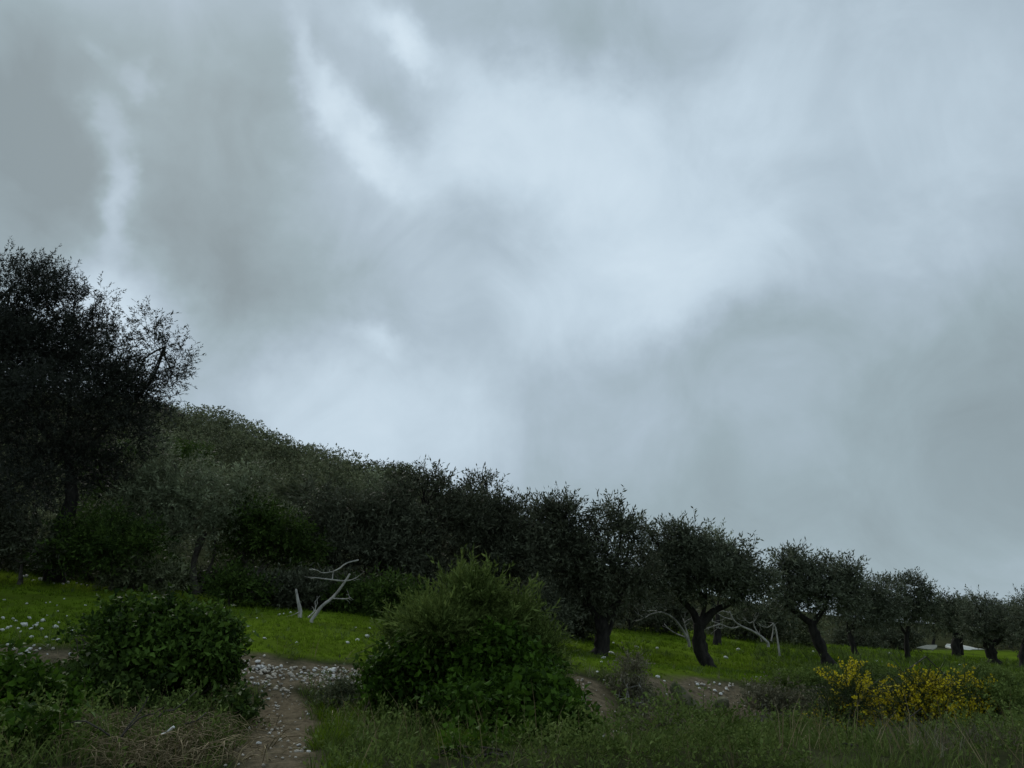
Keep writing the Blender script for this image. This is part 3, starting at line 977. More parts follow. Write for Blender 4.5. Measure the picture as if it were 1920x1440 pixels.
dead_wood('fallen_branch', 'bare pale branch arching left of the forked olive trunk', 'branch', 23.5,
          (.045, [(1292, 1205, 0), (1284, 1188, 0), (1272, 1170, 0), (1258, 1156, 0), (1240, 1148, 0)]),
          [(.025, [(1240, 1148, 0), (1222, 1151, -.1), (1208, 1159, -.2), (1192, 1165, -.2)]),
           (.018, [(1208, 1159, -.2), (1199, 1153, -.3), (1197, 1151, -.3)]),
           (.020, [(1240, 1148, 0), (1225, 1145, .2), (1212, 1146, .3), (1204, 1144, .3)]),
           (.014, [(1232, 1147, 0), (1230, 1140, 0)]),
           (.026, [(1292, 1200, .1), (1286, 1178, .2), (1281, 1160, .3)]),
           (.018, [(1283, 1168, .2), (1290, 1162, .2), (1296, 1160, .2)]),
           (.024, [(1288, 1196, .2), (1262, 1185, .4), (1245, 1170, .5)])], 'limb', 'pruned branches lying under the olives')
dead_wood('fallen_branch', 'heap-like pale bare branch spreading right of the forked olive trunk', 'branch', 24.0,
          (.042, [(1440, 1205, 0), (1425, 1192, 0), (1408, 1182, 0), (1388, 1173, 0), (1375, 1162, 0), (1368, 1146, 0)]),
          [(.026, [(1388, 1174, 0), (1372, 1178, 0), (1350, 1170, 0), (1332, 1164, 0)]),
           (.022, [(1375, 1162, 0), (1358, 1158, .1), (1345, 1150, .2), (1338, 1148, .2)]),
           (.020, [(1350, 1170, 0), (1335, 1175, -.1), (1324, 1178, -.1)]),
           (.022, [(1370, 1150, 0), (1355, 1146, .1), (1344, 1150, .2)]),
           (.020, [(1424, 1192, 0), (1416, 1178, 0), (1413, 1168, 0), (1415, 1163, 0)]),
           (.018, [(1414, 1165, 0), (1405, 1168, 0), (1398, 1163, 0)]),
           (.018, [(1342, 1176, -.1), (1352, 1178, -.1), (1354, 1174, -.1)]),
           (.022, [(1428, 1203, 0), (1426, 1195, 0)])], 'limb', 'pruned branches lying under the olives')
dead_wood('dead_sapling', 'thin bare sapling with split pale stem, right of the heap-like fallen branch', 'sapling', 24.5,
          (.032, [(1461, 1222, 0), (1458, 1200, 0), (1455, 1180, 0), (1450, 1168, 0)]),
          [(.022, [(1446, 1202, 0), (1449, 1186, 0), (1450, 1170, 0)]), (.016, [(1450, 1169, 0), (1440, 1176, 0), (1428, 1174, 0), (1422, 1168, 0)])])


# ------------------------------------------------------------------ bushes on the bank
def bush(name, label, base_px, Y, lobes_px, n, tmpl, leaf, cat='bush', nstem=9, extra=None, stem_mat='twig', **kw):
    b = on_ground(base_px[0], base_px[1], Y)
    root = empty(name, b)
    tag(root, label, cat)
    s = mpp(Y)
    lobes = []
    tb = Tubes()
    for (px, py, rx, ry, dY, w) in lobes_px:
        c = P(px, py, Y + dY)
        r = .82 * shrink((rx * s, .55 * (rx + ry) * s, ry * s), tmpl)
        lobes.append((c, r, w))
        for _ in range(nstem):
            u = rng.normal(size=3)
            u /= np.linalg.norm(u)
            u[2] += .2
            st = b + rng.normal(size=3) * (.15, .15, 0) - (0, 0, .05)
            branch_to(tb, st, c + u * r * .85, .014, .003, .16, 4)
    obj('stems', tb.mesh(name + '_stems'), M[stem_mat], root, b)
    n = int(n * (.54 if tmpl is T_HEATH else .68 if tmpl is T_BRAMBLE else .8))
    pos, D, var = lobe_points(enrich(lobes, 7, .2, .5, 1.35), n, **kw)
    gz = ground_z(pos[:, 0], pos[:, 1])
    ok = pos[:, 2] > gz + .03
    pos, D, var = pos[ok], D[ok], var[ok]
    V, Fc, vv = join_np([scatter(tmpl, pos, D, rng.uniform(.75, 1.25, len(pos)) * np.where(rng.random(len(pos)) < .07, 1.7 if tmpl is T_HEATH else 1.3, 1), var)])
    obj('foliage', mesh_np(name + '_foliage', V, Fc, vv), M[leaf], root, b)
    if extra:
        for nm, tm, mt, frac, sc in extra:
            m = (rng.random(len(pos)) < frac) & (fn_noise(pos, 7.5, 77) + .6 * fn_noise(pos, 16, 78) > -.20)
            q = pos[m] + D[m] / np.linalg.norm(D[m], axis=1)[:, None] * rng.uniform(.10, .24, (m.sum(), 1)) + rng.normal(size=(m.sum(), 3)) * .03
            V, Fc, vv = join_np([scatter(tm, q, D[m], rng.uniform(.8, 1.2, len(q)) * sc, var[m])])
            obj(nm, mesh_np(name + '_' + nm, V, Fc, vv), M[mt], root, b)
    return root


bush('tall_bush', 'tall feathery green bush on the bank in the middle of the picture', (890, 1400), 8.4,
     [(885, 1125, 62, 40, 0, 1), (885, 1088, 26, 22, 0, .8), (815, 1165, 62, 36, .2, 1), (945, 1170, 62, 46, .1, 1.1), (870, 1200, 110, 66, -.1, 1.2), (1005, 1235, 48, 62, .1, 1), (765, 1215, 52, 42, .1, 1), (735, 1190, 26, 26, .2, .6), (900, 1270, 120, 80, .3, .8), (1035, 1290, 34, 55, .2, .8), (925, 1120, 26, 24, .1, .6)],
     10640, T_HEATH, 'heath', 'bush', 10, clump=.26, nclump=34, up=1.1)
bush('bramble', 'dark leafy bramble hanging at the left foot of the tall bush', (760, 1400), 8.0,
     [(760, 1262, 65, 48, 0, 1.1), (800, 1230, 60, 40, .1, 1), (740, 1320, 50, 55, .1, .6), (810, 1340, 70, 70, .3, .5)], 2375, T_BRAMBLE, 'bramble', 'bramble', 8, up=-.1, nclump=9, clump=.2)
bush('bramble', 'bright green bramble spilling to the bottom edge below the tall bush', (950, 1440), 7.1,
     [(880, 1355, 75, 60, 0, 1.1), (960, 1330, 60, 55, .3, .9), (1020, 1320, 55, 60, .3, .9), (900, 1425, 95, 55, -.2, 1.2), (1010, 1410, 90, 65, -.2, 1.2), (1050, 1370, 45, 50, .1, .8)], 4750, T_BRAMBLE, 'bramble', 'bramble', 8, up=.5, nclump=9, clump=.2)
bush('bramble', 'bramble covering the right shoulder of the tall bush', (930, 1330), 8.1,
     [(930, 1235, 70, 40, -.1, 1), (990, 1280, 60, 45, -.1, 1), (890, 1270, 60, 40, -.2, .8)], 1710, T_BRAMBLE, 'bramble', 'bramble', 8, up=.1, nclump=9, clump=.2)
bush('round_bush', 'rounded dark green bush standing on the bank at left, in front of the grass', (310, 1310), 8.4,
     [(270, 1190, 85, 55, 0, 1), (355, 1200, 75, 60, .1, 1), (215, 1175, 40, 38, .1, .8), (260, 1150, 30, 26, .2, .6), (310, 1250, 120, 55, -.1, 1.1), (410, 1215, 44, 48, .1, .9), (390, 1260, 55, 42, 0, .9), (150, 1195, 30, 18, .2, .5)],
     5510, T_BRAMBLE, 'bush_green', 'bush', 10, up=.35, nclump=9, clump=.2)
bush('low_shrub', 'dark low shrub in the lower left corner', (40, 1400), 7.2,
     [(20, 1305, 60, 48, 0, 1), (90, 1320, 60, 38, .1, 1), (-40, 1350, 70, 60, 0, 1), (60, 1385, 80, 40, -.2, 1), (0, 1262, 36, 26, .6, .7)], 3230, T_BRAMBLE, 'bramble', 'shrub', 9, up=.3)
bush('low_shrub', 'dark shrub between the lower left corner and the rounded bush', (170, 1370), 7.7,
     [(160, 1300, 55, 32, .1, 1), (220, 1325, 60, 32, 0, 1), (150, 1340, 55, 30, -.1, 1)], 1900, T_BRAMBLE, 'green', 'shrub', 8, up=.3)
bush('leafy_weed', 'bright green leafy weed at the bottom left edge', (70, 1440), 6.0,
     [(60, 1405, 75, 40, 0, 1), (-10, 1400, 60, 40, 0, 1)], 798, T_BRAMBLE, 'bramble', 'weed', 5, up=.8)
bush('bramble', 'bramble along the bottom edge in front of the tall bush', (930, 1450), 6.0,
     [(860, 1425, 60, 42, 0, 1), (940, 1420, 60, 40, 0, 1), (1030, 1425, 60, 44, 0, 1), (1075, 1440, 36, 34, 0, .9), (800, 1440, 40, 26, 0, .8)], 1700, T_BRAMBLE, 'bramble', 'bramble', 8, up=.6, nclump=9, clump=.2)
# yellow broom
T_FLOWER = []
for _ in range(5):
    V_, Q_, tv_ = leaf_sprig(.16, 11, .028, .024, 75, .35, .002)
    T_FLOWER.append((V_, Q_, tv_))
T_BROOM = [leaf_sprig(.34, 12, .06, .006, 22, .2, .004) for _ in range(5)]
bush('broom_bush', 'broad broom bush covered in yellow flowers at lower right', (1728, 1425), 9.6,
     [(1718, 1318, 59, 33, 0, 1), (1793, 1330, 65, 39, 0, 1), (1693, 1358, 59, 36, -.1, 1), (1753, 1370, 70, 36, -.2, .9), (1848, 1366, 65, 39, 0, 1), (1888, 1400, 59, 33, 0, .9), (1720, 1286, 18, 18, 0, .6), (1663, 1370, 33, 33, 0, .8), (1818, 1403, 57, 33, 0, .6)],
     2900, T_BROOM, 'broom', 'broom', 7, extra=[('blossom', T_FLOWER, 'flower', .9, 1.0)], nclump=10, clump=.22, up=.45)
bush('broom_bush', 'small narrow broom bush with yellow flowers, left of the broad broom', (1585, 1400), 9.4,
     [(1592, 1305, 26, 26, 0, 1), (1562, 1355, 26, 36, 0, 1), (1588, 1385, 26, 31, 0, .9), (1542, 1332, 13, 13, 0, .5), (1606, 1325, 18, 20, 0, .8)],
     620, T_BROOM, 'broom', 'broom', 7, extra=[('blossom', T_FLOWER, 'flower', .9, 1.0)], nclump=8, up=.5)
bush('green_shrub', 'grey-green shrub under and right of the broad broom', (1850, 1430), 8.9,
     [(1880, 1330, 60, 40, .5, 1), (1800, 1410, 80, 30, 0, 1), (1900, 1400, 60, 40, 0, 1), (1680, 1395, 60, 24, 0, .8), (1620, 1400, 40, 26, 0, .8)], 2470, T_SMALL, 'heath', 'shrub', 8, up=.8)
bush('green_shrub', 'soft green shrub on the terrace edge above the broad broom', (1800, 1300), 12.5,
     [(1640, 1272, 60, 20, 0, 1), (1560, 1280, 50, 20, 0, 1), (1850, 1285, 70, 26, 0, 1), (1480, 1290, 45, 22, -.3, .8)], 2470, T_SMALL, 'heath', 'shrub', 8, up=.9)
bush('dry_shrub', 'blurred grey dry shrub on the terrace edge right of the tall bush', (1175, 1310), 10.6,
     [(1180, 1272, 30, 40, 0, 1), (1165, 1305, 44, 24, 0, 1), (1200, 1320, 40, 20, -.2, 1)], 520, T_SMALL, 'weed_grey', 'shrub', 16, stem_mat='dead', up=1.2)
bush('dry_shrub', 'grey twiggy shrub right of the bare earth scar', (1440, 1350), 10.6,
     [(1440, 1318, 40, 26, 0, 1), (1490, 1335, 60, 26, 0, 1), (1540, 1345, 45, 24, -.2, 1)], 900, T_SMALL, 'weed_grey', 'shrub', 16, stem_mat='dead', up=1.2)
bush('dry_shrub', 'small brown shrub beside the stony path below the rubble', (640, 1350), 8.3,
     [(640, 1318, 34, 20, .1, 1), (622, 1345, 34, 22, 0, 1), (672, 1340, 34, 26, 0, 1)], 988, T_SMALL, 'maquis', 'shrub', 10, up=.8)


for lab, px, py, Yw, rx, ry, tm_, mt, n_ in (
        ('upright grey weed clump between the gully and the bare scar', 1230, 1372, 8.6, 40, 34, T_SMALL, 'weed_grey', 420), ('soft green weed clump below the bare earth scar', 1330, 1378, 8.8, 60, 24, T_SMALL, 'weed', 560),
        ('dull green weed clump left of the small broom', 1480, 1385, 8.6, 60, 30, T_SMALL, 'heath', 620), ('leafy green weed clump right of the gully foot', 1160, 1405, 7.0, 44, 24, T_BRAMBLE, 'bramble', 330),
        ('grey-green weed clump at the bottom edge below the small broom', 1560, 1420, 6.9, 70, 24, T_SMALL, 'weed', 620), ('pale weed clump at the bottom edge in the right half', 1330, 1425, 6.5, 60, 26, T_SMALL, 'weed_grey', 520),
        ('bright green weed clump at the bottom right corner', 1880, 1425, 7.2, 70, 28, T_SMALL, 'heath', 640), ('dark leafy clump on the bank left of the path', 436, 1350, 7.4, 30, 26, T_BRAMBLE, 'green', 260),
        ('green weed clump right of the path near the bottom edge', 690, 1405, 6.6, 46, 30, T_SMALL, 'heath', 460), ('tangled dull clump above the dry brush heap', 330, 1345, 7.4, 60, 22, T_SMALL, 'weed', 460)):
    bush('weed_clump', lab, (px, py + ry), Yw, [(px, py, rx * .6, ry, 0, 1), (px - rx * .6, py + ry * .4, rx * .5, ry * .7, .1, 1), (px + rx * .6, py + ry * .35, rx * .5, ry * .75, -.1, 1)], n_, tm_, mt, 'weeds', 6, up=1.0, nclump=9, clump=.26)


# ------------------------------------------------------------------ grass (not countable)
def blade_tuft(n, h, w, lean, segs=1):
    V, T, Q, tv = [], [], [], []
    for i in range(n):
        a = rng.uniform(0, 6.28)
        o = np.array((math.cos(a), math.sin(a), 0)) * rng.random() * h * .35
        d = np.array((math.cos(a + rng.normal() * .8), math.sin(a + rng.normal() * .8), 0))
        s = np.array((-d[1], d[0], 0))
        hh = h * rng.uniform(.6, 1.2)
        le = lean * rng.uniform(.3, 1.3) * hh
        b = len(V)
        r = rng.normal() * .15
        if segs == 1:
            V += [o + s * w / 2, o - s * w / 2, o + d * le + (0, 0, hh)]
            T.append((b, b + 1, b + 2))
            tv += [r] * 3
        else:
            V += [o + s * w / 2, o - s * w / 2, o + d * le * .35 + (0, 0, hh * .6) - s * w * .35, o + d * le * .35 + (0, 0, hh * .6) + s * w * .35, o + d * le + (0, 0, hh)]
            Q.append((b, b + 1, b + 2, b + 3))
            T.append((b + 3, b + 2, b + 4))
            tv += [r] * 5
    return np.array(V), [np.array(f) for f in (Q, T) if f], np.array(tv)


def view_points(n, px0, px1, y0, y1, power=1.0):
    Y = y0 + (y1 - y0) * rng.random(n) ** power
    px = rng.uniform(px0, px1, n)
    x = (px - 960) / F * Y * 1.02
    return x, Y


def grass(name, label, x, y, tmpl, mat, smin=.7, smax=1.3, tilt=.18, vs=.12, grow=None):
    z = ground_z(x, y)
    pos = np.column_stack((x, y, z - .01))
    D = np.column_stack((rng.normal(size=(len(x), 2)) * tilt, np.ones(len(x))))
    big = fn_noise(pos, 1.6, 31) * .22 + fn_noise(pos, 4.6, 32) * .14
    sc = rng.uniform(smin, smax, len(x))
    if grow is not None:
        sc *= grow
    V, Fc, vv = join_np([scatter(tmpl, pos, D, sc, rng.normal(size=len(x)) * vs + big)])
    o = obj(name, mesh_np(name, V, Fc, vv), M[mat])
    tag(o, label, 'grass', kind='stuff')


x, y = view_points(72000, -250, 2150, 9.5, 46, 1.9)
tm = turf_mask(x, y)
k = rng.random(len(x)) < tm * (1 - soil_mask(x, y)) * (.25 + .75 * np.clip(.5 + fn_noise(np.column_stack((x, y, x * 0)), 2.2, 41), 0, 1))
x, y = x[k], y[k]
grass('turf_grass', 'short bright green grass of the olive terrace', x, y, [blade_tuft(7, .06, .011, .7) for _ in range(5)], 'turf', grow=np.clip(y / 14, .8, 2.0))
x, y = view_points(3600, 1380, 2100, 13, 40, 1.3)
k = (turf_mask(x, y) > .2) & (rng.random(len(x)) < np.clip((x - 4.5) / 5, 0, 1)) & (fn_noise(np.column_stack((x, y, x * 0)), 1.3, 93) > -.35)
grass('meadow_weeds', 'grey-green weeds in the rough grass at the right', x[k], y[k], [blade_tuft(9, .12, .012, .9, 2) for _ in range(5)], 'weed', .6, 1.5, .4, .16, np.clip(y[k] / 16, .8, 1.6))
x, y = view_points(5200, -200, 2100, 10, 34, 1.6)
k = (turf_mask(x, y) > .6) & (soil_mask(x, y) < .1) & (fn_noise(np.column_stack((x, y, x * 0)), 1.7, 91) + .6 * fn_noise(np.column_stack((x, y, x * 0)), 5, 92) > .12)
grass('grass_tufts', 'coarser duller tufts in the terrace grass', x[k], y[k], [blade_tuft(10, .09, .010, 1.0, 2) for _ in range(5)], 'weed', .6, 1.4, .4, .18, np.clip(y[k] / 15, .8, 1.6))
x, y = view_points(17500, -200, 2100, 4.7, 14.5, 1.1)
tm = turf_mask(x, y)
s_ = soil_mask(x, y)
q = np.column_stack((x, y, x * 0))
patch = fn_noise(q, 2.4, 55)
k = rng.random(len(x)) < (1 - tm * .97) * np.clip(1 - 1.3 * s_, 0, 1) * np.clip(.75 + patch, .25, 1)
x, y, q, patch = x[k], y[k], q[k], patch[k]
kind = fn_noise(q, 1.3, 51) + .10 * np.clip(x, -4, 6) + rng.normal(size=len(x)) * .18
dry = kind > .42
T_W = [blade_tuft(6, .12, .006, .9, 2) for _ in range(6)]
gr = .55 + .8 * np.clip(.5 + patch, 0, 1)
grass('bank_grass', 'rough green grass on the bank', x[~dry], y[~dry], T_W, 'weed', .5, 1.4, .4, .16, gr[~dry])
grass('dry_grass', 'greyish dry grass on the bank', x[dry], y[dry], T_W, 'weed_grey', .5, 1.5, .45, .16, gr[dry])
# low soft herbs in drifts between the grass
x, y = view_points(12500, -150, 2050, 5.0, 13.5, 1.05)
q = np.column_stack((x, y, x * 0))
drift = fn_noise(q, 1.9, 61) + .5 * fn_noise(q, 4.3, 62)
k = (soil_mask(x, y) < .15) & (turf_mask(x, y) < .5) & (drift + rng.normal(size=len(x)) * .2 > -.05)
x, y, drift = x[k], y[k], drift[k]
hgt = np.clip(drift, 0, .8)
tone = fn_noise(q[k], 1.0, 63) + rng.normal(size=len(x)) * .15
for nm, lab, mt, sel in (('herbs', 'soft green herbs in drifts on the bank', 'heath', tone < .12), ('dry_herbs', 'grey-green withered herbs in drifts on the bank', 'weed', tone >= .12)):
    xx, yy, hh = x[sel], y[sel], hgt[sel]
    pos = np.column_stack((xx, yy, ground_z(xx, yy) + hh * rng.random(len(xx)) * .42))
    D = rng.normal(size=pos.shape) * .5 + (0, 0, .8)
    V, Fc, vv = join_np([scatter(T_SMALL, pos, D, rng.uniform(.6, 1.2, len(xx)), rng.normal(size=len(xx)) * .15)])
    tag(obj(nm, mesh_np(nm, V, Fc, vv), M[mt]), lab, 'herbs', kind='stuff')
x, y = view_points(3600, 560, 900, 5.0, 8.6, 1.0)
k = (soil_mask(x, y) < .3) & (fn_noise(np.column_stack((x, y, x * 0)), 3, 71) > -.15)
grass('fresh_grass', 'fresh green grass beside the path', x[k], y[k], [blade_tuft(8, .11, .006, .9, 2) for _ in range(5)], 'turf', .5, 1.3, .4)
x, y = view_points(900, -100, 2050, 5.2, 10.5, 1.0)
k = soil_mask(x, y) < .3
grass('dry_stalks', 'thin dry weed stalks standing along the bank', x[k], y[k], [blade_tuft(2, .30, .0045, .45, 2) for _ in range(5)], 'straw', .5, 1.3, .3)


# dry brush at the lower left: a tangle of straw-coloured stalks
def brush():
    b = on_ground(310, 1430, 6.3)
    root = empty('brush_heap', b)
    tag(root, 'heap of dry straw-coloured stalks at the bottom, left of the path', 'brush heap')
    tb = Tubes()
    NS = 1100
    for i in range(NS):
        c = P(rng.normal(300, 85), 1400, rng.uniform(5.5, 7.6))
        c[2] = ground_z(c[:1], c[1:2])[0] - .01
        a = rng.uniform(0, 6.28)
        l = rng.uniform(.15, .42)
        h = rng.uniform(.02, .16)
        d = np.array((math.cos(a), math.sin(a) * .7, 0)) * l
        bow = np.array((-d[1], d[0], 0)) * rng.normal() * .3
        pts = [c, c + d * .3 + (0, 0, h * .8), c + d * .65 + bow * .5 + (0, 0, h), c + d + bow + (0, 0, h * rng.uniform(.2, 1.0))]
        tb.add(np.array(pts), np.array((.0032, .003, .0024, .0012)) * rng.uniform(.7, 1.4), 3)
    me = tb.mesh('brush_heap_stalks')
    at = me.attributes.new('var', 'FLOAT', 'POINT')
    at.data.foreach_set('value', np.repeat(rng.normal(size=NS) * .22, 13).astype(np.float32))
    o = obj('stalks', me, M['straw'], root, b)
    o['kind'] = 'stuff'
    t = Tubes()
    for i in range(6):
        c = P(rng.uniform(160, 420), 1405, rng.uniform(5.8, 7))
        c[2] = ground_z(c[:1], c[1:2])[0] + .05
        e = c + (rng.uniform(-.5, .5), rng.uniform(-.2, .2), rng.uniform(.1, .35))
        t = Tubes()
        branch_to(t, c, e, .009, .004, .15, 5)
        obj('stick', t.mesh('brush_heap_stick'), M['twig'], root, b)


brush()


# ------------------------------------------------------------------ stones
def stone_mesh(i):
    bm = bmesh.new()
    bmesh.ops.create_icosphere(bm, subdivisions=1, radius=1)
    r = random.Random(100 + i)
    sx, sy, sz = r.uniform(.8, 1.25), r.uniform(.7, 1.1), r.uniform(.45, .75)
    for v in bm.verts:
        v.co *= r.uniform(.75, 1.2)
        v.co.x *= sx
        v.co.y *= sy
        v.co.z *= sz
    me = bpy.data.meshes.new('stone')
    bm.to_mesh(me)
    bm.free()
    return me


STW = [stone_mesh(i) for i in range(7)]
STB = [stone_mesh(i + 7) for i in range(7)]
for me in STW:
    me.materials.append(M['stone'])
for me in STB:
    me.materials.append(M['stone_warm'])


def stone(p, r, label, group, warm=False, lift=.45):
    me = random.choice(STB if warm else STW)
    o = bpy.data.objects.new('stone', me)
    o.location = (float(p[0]), float(p[1]), float(p[2]) + r * lift)
    o.rotation_euler = (random.uniform(-.4, .4), random.uniform(-.4, .4), random.uniform(0, 6.28))
    o.scale = (r, r, r)
    link(o)
    tag(o, label, 'stone', group)
    return o


def stone_px(px, py, size_px, label, group, warm=False):
    """march the view ray of a photograph pixel down to the ground"""
    Ys = np.linspace(6, 46, 1200)
    a, b = P(px, py, 6.0), P(px, py, 46.0)
    t = (Ys - 6) / 40
    q = a[None] + (b - a)[None] * t[:, None]
    g = ground_z(q[:, 0], q[:, 1])
    hit = np.where(q[:, 2] <= g)[0]
    if not len(hit):
        return
    p = q[hit[0]]
    stone((p[0], p[1], g[hit[0]]), max(.02, size_px * .5 * mpp(p[1])), label, group, warm)


LG = 'small white stone lying in the grass of the left slope'
GG = 'white stones scattered on the left slope'
for px, py, s in [(47, 1083, 12), (62, 1091, 9), (75, 1089, 10), (85, 1090, 12), (95, 1090, 10), (100, 1096, 7), (127, 1094, 9), (118, 1097, 6), (143, 1095, 6), (152, 1097, 5), (163, 1099, 5),
                  (248, 1110, 5), (8, 1127, 6), (50, 1133, 6), (86, 1132, 5), (94, 1130, 4), (120, 1124, 4), (106, 1136, 4), (160, 1136, 4), (108, 1147, 4), (88, 1155, 4),
                  (5, 1161, 9), (24, 1162, 7), (55, 1161, 8), (80, 1166, 12), (28, 1166, 6), (110, 1169, 6), (125, 1156, 4), (20, 1176, 6), (45, 1175, 14), (66, 1176, 12), (78, 1182, 8), (103, 1179, 12), (58, 1180, 7), (33, 1180, 6), (14, 1179, 8), (4, 1183, 9),
                  (134, 1184, 6), (172, 1175, 6), (168, 1184, 6), (86, 1197, 8), (58, 1197, 9), (99, 1201, 6), (108, 1202, 7), (15, 1206, 6), (22, 1209, 5), (-8, 1170, 9), (-14, 1185, 8), (70, 1170, 6), (38, 1186, 5)]:
    if py < 1120:
        stone_px(px, py, s, 'white stone along the back edge of the left slope, by the dark shrubs', 'white stones along the back of the left slope')
    elif py < 1158:
        stone_px(px, py, s, 'small white stone lying singly on the middle of the left slope', 'white stones on the middle of the left slope')
    else:
        stone_px(px, py, s, 'white stone in the scatter at the front of the left slope', 'white stones at the front of the left slope')
CGL = 'small white stone on the grass between the rounded bush and the tall bush'
CGG = 'white stones on the middle grass'
for px, py, s in [(275, 1104, 5), (305, 1114, 8), (362, 1114, 7), (438, 1134, 5), (475, 1186, 5), (465, 1176, 4), (496, 1199, 7), (556, 1206, 4), (652, 1207, 8), (670, 1202, 9), (689, 1196, 11), (693, 1179, 5), (667, 1178, 4), (524, 1154, 7), (532, 1152, 5), (545, 1150, 6), (482, 1160, 4), (720, 1244, 9), (712, 1246, 6)]:
    stone_px(px, py, s, CGL, CGG)
RGL = 'small pale stone on the grass under the right-hand olive row'
RGG = 'pale stones under the olive row'
for px, py, s in [(1150, 1207, 5), (1195, 1215, 6), (1131, 1236, 10), (1148, 1228, 12), (1153, 1241, 6), (1128, 1243, 6), (1232, 1217, 7), (1322, 1234, 6), (1384, 1220, 9), (1361, 1235, 8), (1120, 1262, 6), (1133, 1277, 5), (1233, 1271, 8), (1246, 1279, 6), (1526, 1224, 8), (1668, 1228, 9), (1644, 1241, 6), (1654, 1242, 5), (1752, 1248, 5), (1800, 1249, 8), (1525, 1291, 6), (1518, 1302, 5), (1432, 1270, 6), (1418, 1271, 5), (1205, 1310, 5), (1250, 1304, 5)]:
    stone_px(px, py, s, RGL, RGG)

# rubble on the terrace edge: the larger pieces singly, the chips as one mass
for i in range(130):
    t = rng.random()
    px = 440 + 260 * t
    top = 1240 + 14 * t
    py = top + 1 + abs(rng.normal()) * 19 + rng.random() * 8
    if py > top + 62:
        continue
    sz, wm = rng.uniform(4.5, 9) * (1.5 if rng.random() < .06 else 1), rng.random() < .45
    third = ('rounded-bush end', 'middle', 'tall-bush end')[min(2, int(t * 3))]
    lab = ('larger ' if sz > 7 else 'small ') + ('buff' if wm else 'white') + ' stone at the ' + third + ' of the rubble'
    stone_px(px, py, sz, lab, 'rubble at the head of the path', wm)
for i in range(30):
    px = 1290 + 120 * rng.random()
    stone_px(px, 1280 + .04 * (px - 1290) + abs(rng.normal()) * 9, rng.uniform(4, 7.5), ('pale stone on the left half of the bare earth scar' if px < 1350 else 'pale stone on the right half of the bare earth scar'), 'stones on the earth scar', rng.random() < .6)
for i in range(24):
    px = 10 + 180 * rng.random()
    stone_px(px, 1208 + .06 * px + abs(rng.normal()) * 9, rng.uniform(5, 10), 'grey-white stone in the low edge in front of the left slope', 'stones edging the left slope', rng.random() < .4)
for i in range(16):
    px = 470 + 110 * rng.random()
    stone_px(px, rng.uniform(1305, 1438), rng.uniform(3, 6.5), 'small pale stone on the bare earth path', 'stones on the path', rng.random() < .5)
for i in range(10):
    t = rng.random()
    stone_px(1085 + 35 * t + rng.normal() * 9, 1272 + 115 * t, rng.uniform(3, 7), 'pale stone in the narrow washed gully right of the tall bush', 'stones in the gully', rng.random() < .6)


def chips():
    n = 26000
    x, y = view_points(n, 200, 1450, 4.8, 12.4, .8)
    d = np.minimum(np.minimum(seg_dist(x, y, RUBBLE), seg_dist(x, y, PATH) + .02), np.minimum(seg_dist(x, y, SCAR) + .05, seg_dist(x, y, WASH) + .05))
    k = rng.random(n) < np.exp(-(d / .24) ** 2) * np.where(seg_dist(x, y, RUBBLE) < .5, 1, .14)
    x, y = x[k], y[k]
    z = ground_z(x, y)
    tm = []
    for me in STB[:4]:
        v = np.array([tuple(q.co) for q in me.vertices])
        f = np.array([tuple(q.vertices) for q in me.polygons])
        tm.append((v, [f], np.zeros(len(v))))
    pos = np.column_stack((x, y, z + .004))
    V, Fc, vv = join_np([scatter(tm, pos, rng.normal(size=pos.shape) * .4 + (0, 0, 1), rng.uniform(.006, .02, len(x)) * np.where(seg_dist(x, y, RUBBLE) < .5, 1.35, .8), np.zeros(len(x)))])
    o = obj('gravel', mesh_np('gravel', V, Fc, vv), M['stone_warm'])
    tag(o, 'stone chips strewn over the path and the terrace edge', 'gravel', kind='stuff')


chips()


# ------------------------------------------------------------------ small finds and the far right
def slab(name, pts, thick, mat, label, cat):
    """a thin solid sheet from a ring of points"""
    n = len(pts)
    p = np.array(pts)
    V = np.vstack((p, p - (0, 0, thick)))
    bm = bmesh.new()
    vs = [bm.verts.new(v) for v in V]
    bm.faces.new(vs[:n])
    bm.faces.new(vs[n:][::-1])
    for i in range(n):
        bm.faces.new((vs[i], vs[n + i], vs[n + (i + 1) % n], vs[(i + 1) % n]))
    bmesh.ops.recalc_face_normals(bm, faces=bm.faces)
    me = bpy.data.meshes.new(name)
    bm.to_mesh(me)
    bm.free()
    o = obj(name, me, M[mat], None, p.mean(0))
    return tag(o, label, cat)


b = on_ground(186, 1358, 6.9)
slab('paper_scrap', [b + v for v in ((-.022, 0, .05), (0, -.012, .085), (.026, 0, .07), (.03, .02, .04), (0, .03, .03))], .004, 'litter', 'small crumpled white scrap lying in the weeds at lower left', 'scrap')
b = on_ground(305, 1420, 6.0)
t = Tubes()
t.add(curve([b + v for v in ((-.05, 0, .06), (-.045, 0, .09), (-.01, .02, .11), (.03, .02, .14), (.045, .02, .15))], 4), np.linspace(.006, .011, 17), 6, .1)
tag(obj('peeled_stick', t.mesh('peeled_stick'), M['litter'], None, b), 'short white peeled stick on the dry brush heap', 'stick')
b = on_ground(411, 1296, 8.6)
bm = bmesh.new()
bmesh.ops.create_uvsphere(bm, u_segments=14, v_segments=8, radius=.042)
for v in bm.verts:
    v.co.y *= .45
    v.co.z *= 1.05
me = bpy.data.meshes.new('round_stone')
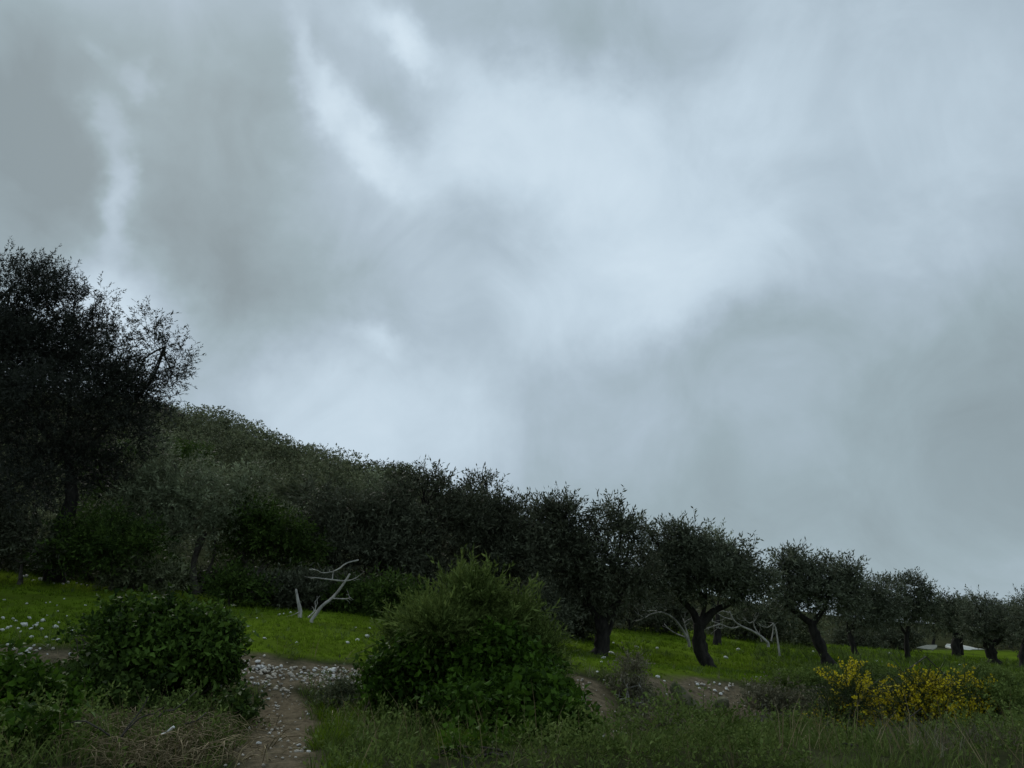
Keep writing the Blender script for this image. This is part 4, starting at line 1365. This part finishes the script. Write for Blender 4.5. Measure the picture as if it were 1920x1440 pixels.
bm.to_mesh(me)
bm.free()
me.polygons.foreach_set('use_smooth', np.ones(len(me.polygons), bool))
o = obj('round_stone', me, M['stone'], None, None)
o.location = P(411, 1283, 8.55)
o.location.z = max(o.location.z, b[2] + .02)
tag(o, 'upright flat round grey stone at the right foot of the rounded bush', 'stone')
M['clod'] = rough_mat('mossy_earth', (.045, .06, .02), (.16, .14, .095), 7, .95, 1.0)
for lab, px, py, Yc, sx, sy, sz, tl in (('mossy slab of slipped earth leaning at the left of the bare scar', 1282, 1312, 11.15, .10, .10, .27, .55), ('smaller mossy clod slumped beside the leaning earth slab', 1306, 1330, 11.1, .09, .09, .15, .7),
                                        ('rounded earth clod in the middle of the bare scar', 1352, 1322, 11.3, .13, .10, .10, .2)):
    bm = bmesh.new()
    bmesh.ops.create_icosphere(bm, subdivisions=3, radius=1)
    co = np.array([v.co[:] for v in bm.verts])
    f_ = 1 + .22 * fn_noise(co, 2.5, int(px)) + .14 * fn_noise(co, 6, int(py))
    for v, k_ in zip(bm.verts, f_):
        v.co = Vector((v.co.x * sx, v.co.y * sy, v.co.z * sz)) * float(k_)
    me = bpy.data.meshes.new('earth_clod')
    bm.to_mesh(me)
    bm.free()
    o = obj('earth_clod', me, M['clod'])
    o.location = P(px, py, Yc)
    o.rotation_euler = (-.3, -tl, .2)
    tag(o, lab, 'earth clod')
# pale concrete yard beyond the grove, glimpsed between the far trunks
yd = [(1775, 1207, 58), (1800, 1208, 58), (1830, 1215, 57), (1893, 1225, 56), (1893, 1228, 54), (1838, 1228, 53), (1800, 1220, 54), (1772, 1211, 56)]
slab('concrete_slab', [P(*q) for q in yd], .1, 'concrete', 'pale concrete terrace glimpsed between the far trunks at right', 'terrace')
tp = [(1718, 1214, 44.5), (1738, 1209, 46), (1757, 1209, 46), (1757, 1213, 45.2), (1750, 1218, 44), (1735, 1216.5, 44.2)]
slab('ground_sheet', [P(*q) for q in tp], .03, 'tarp', 'grey-green sheet spread on the far grass left of the two-trunk olive', 'sheet')
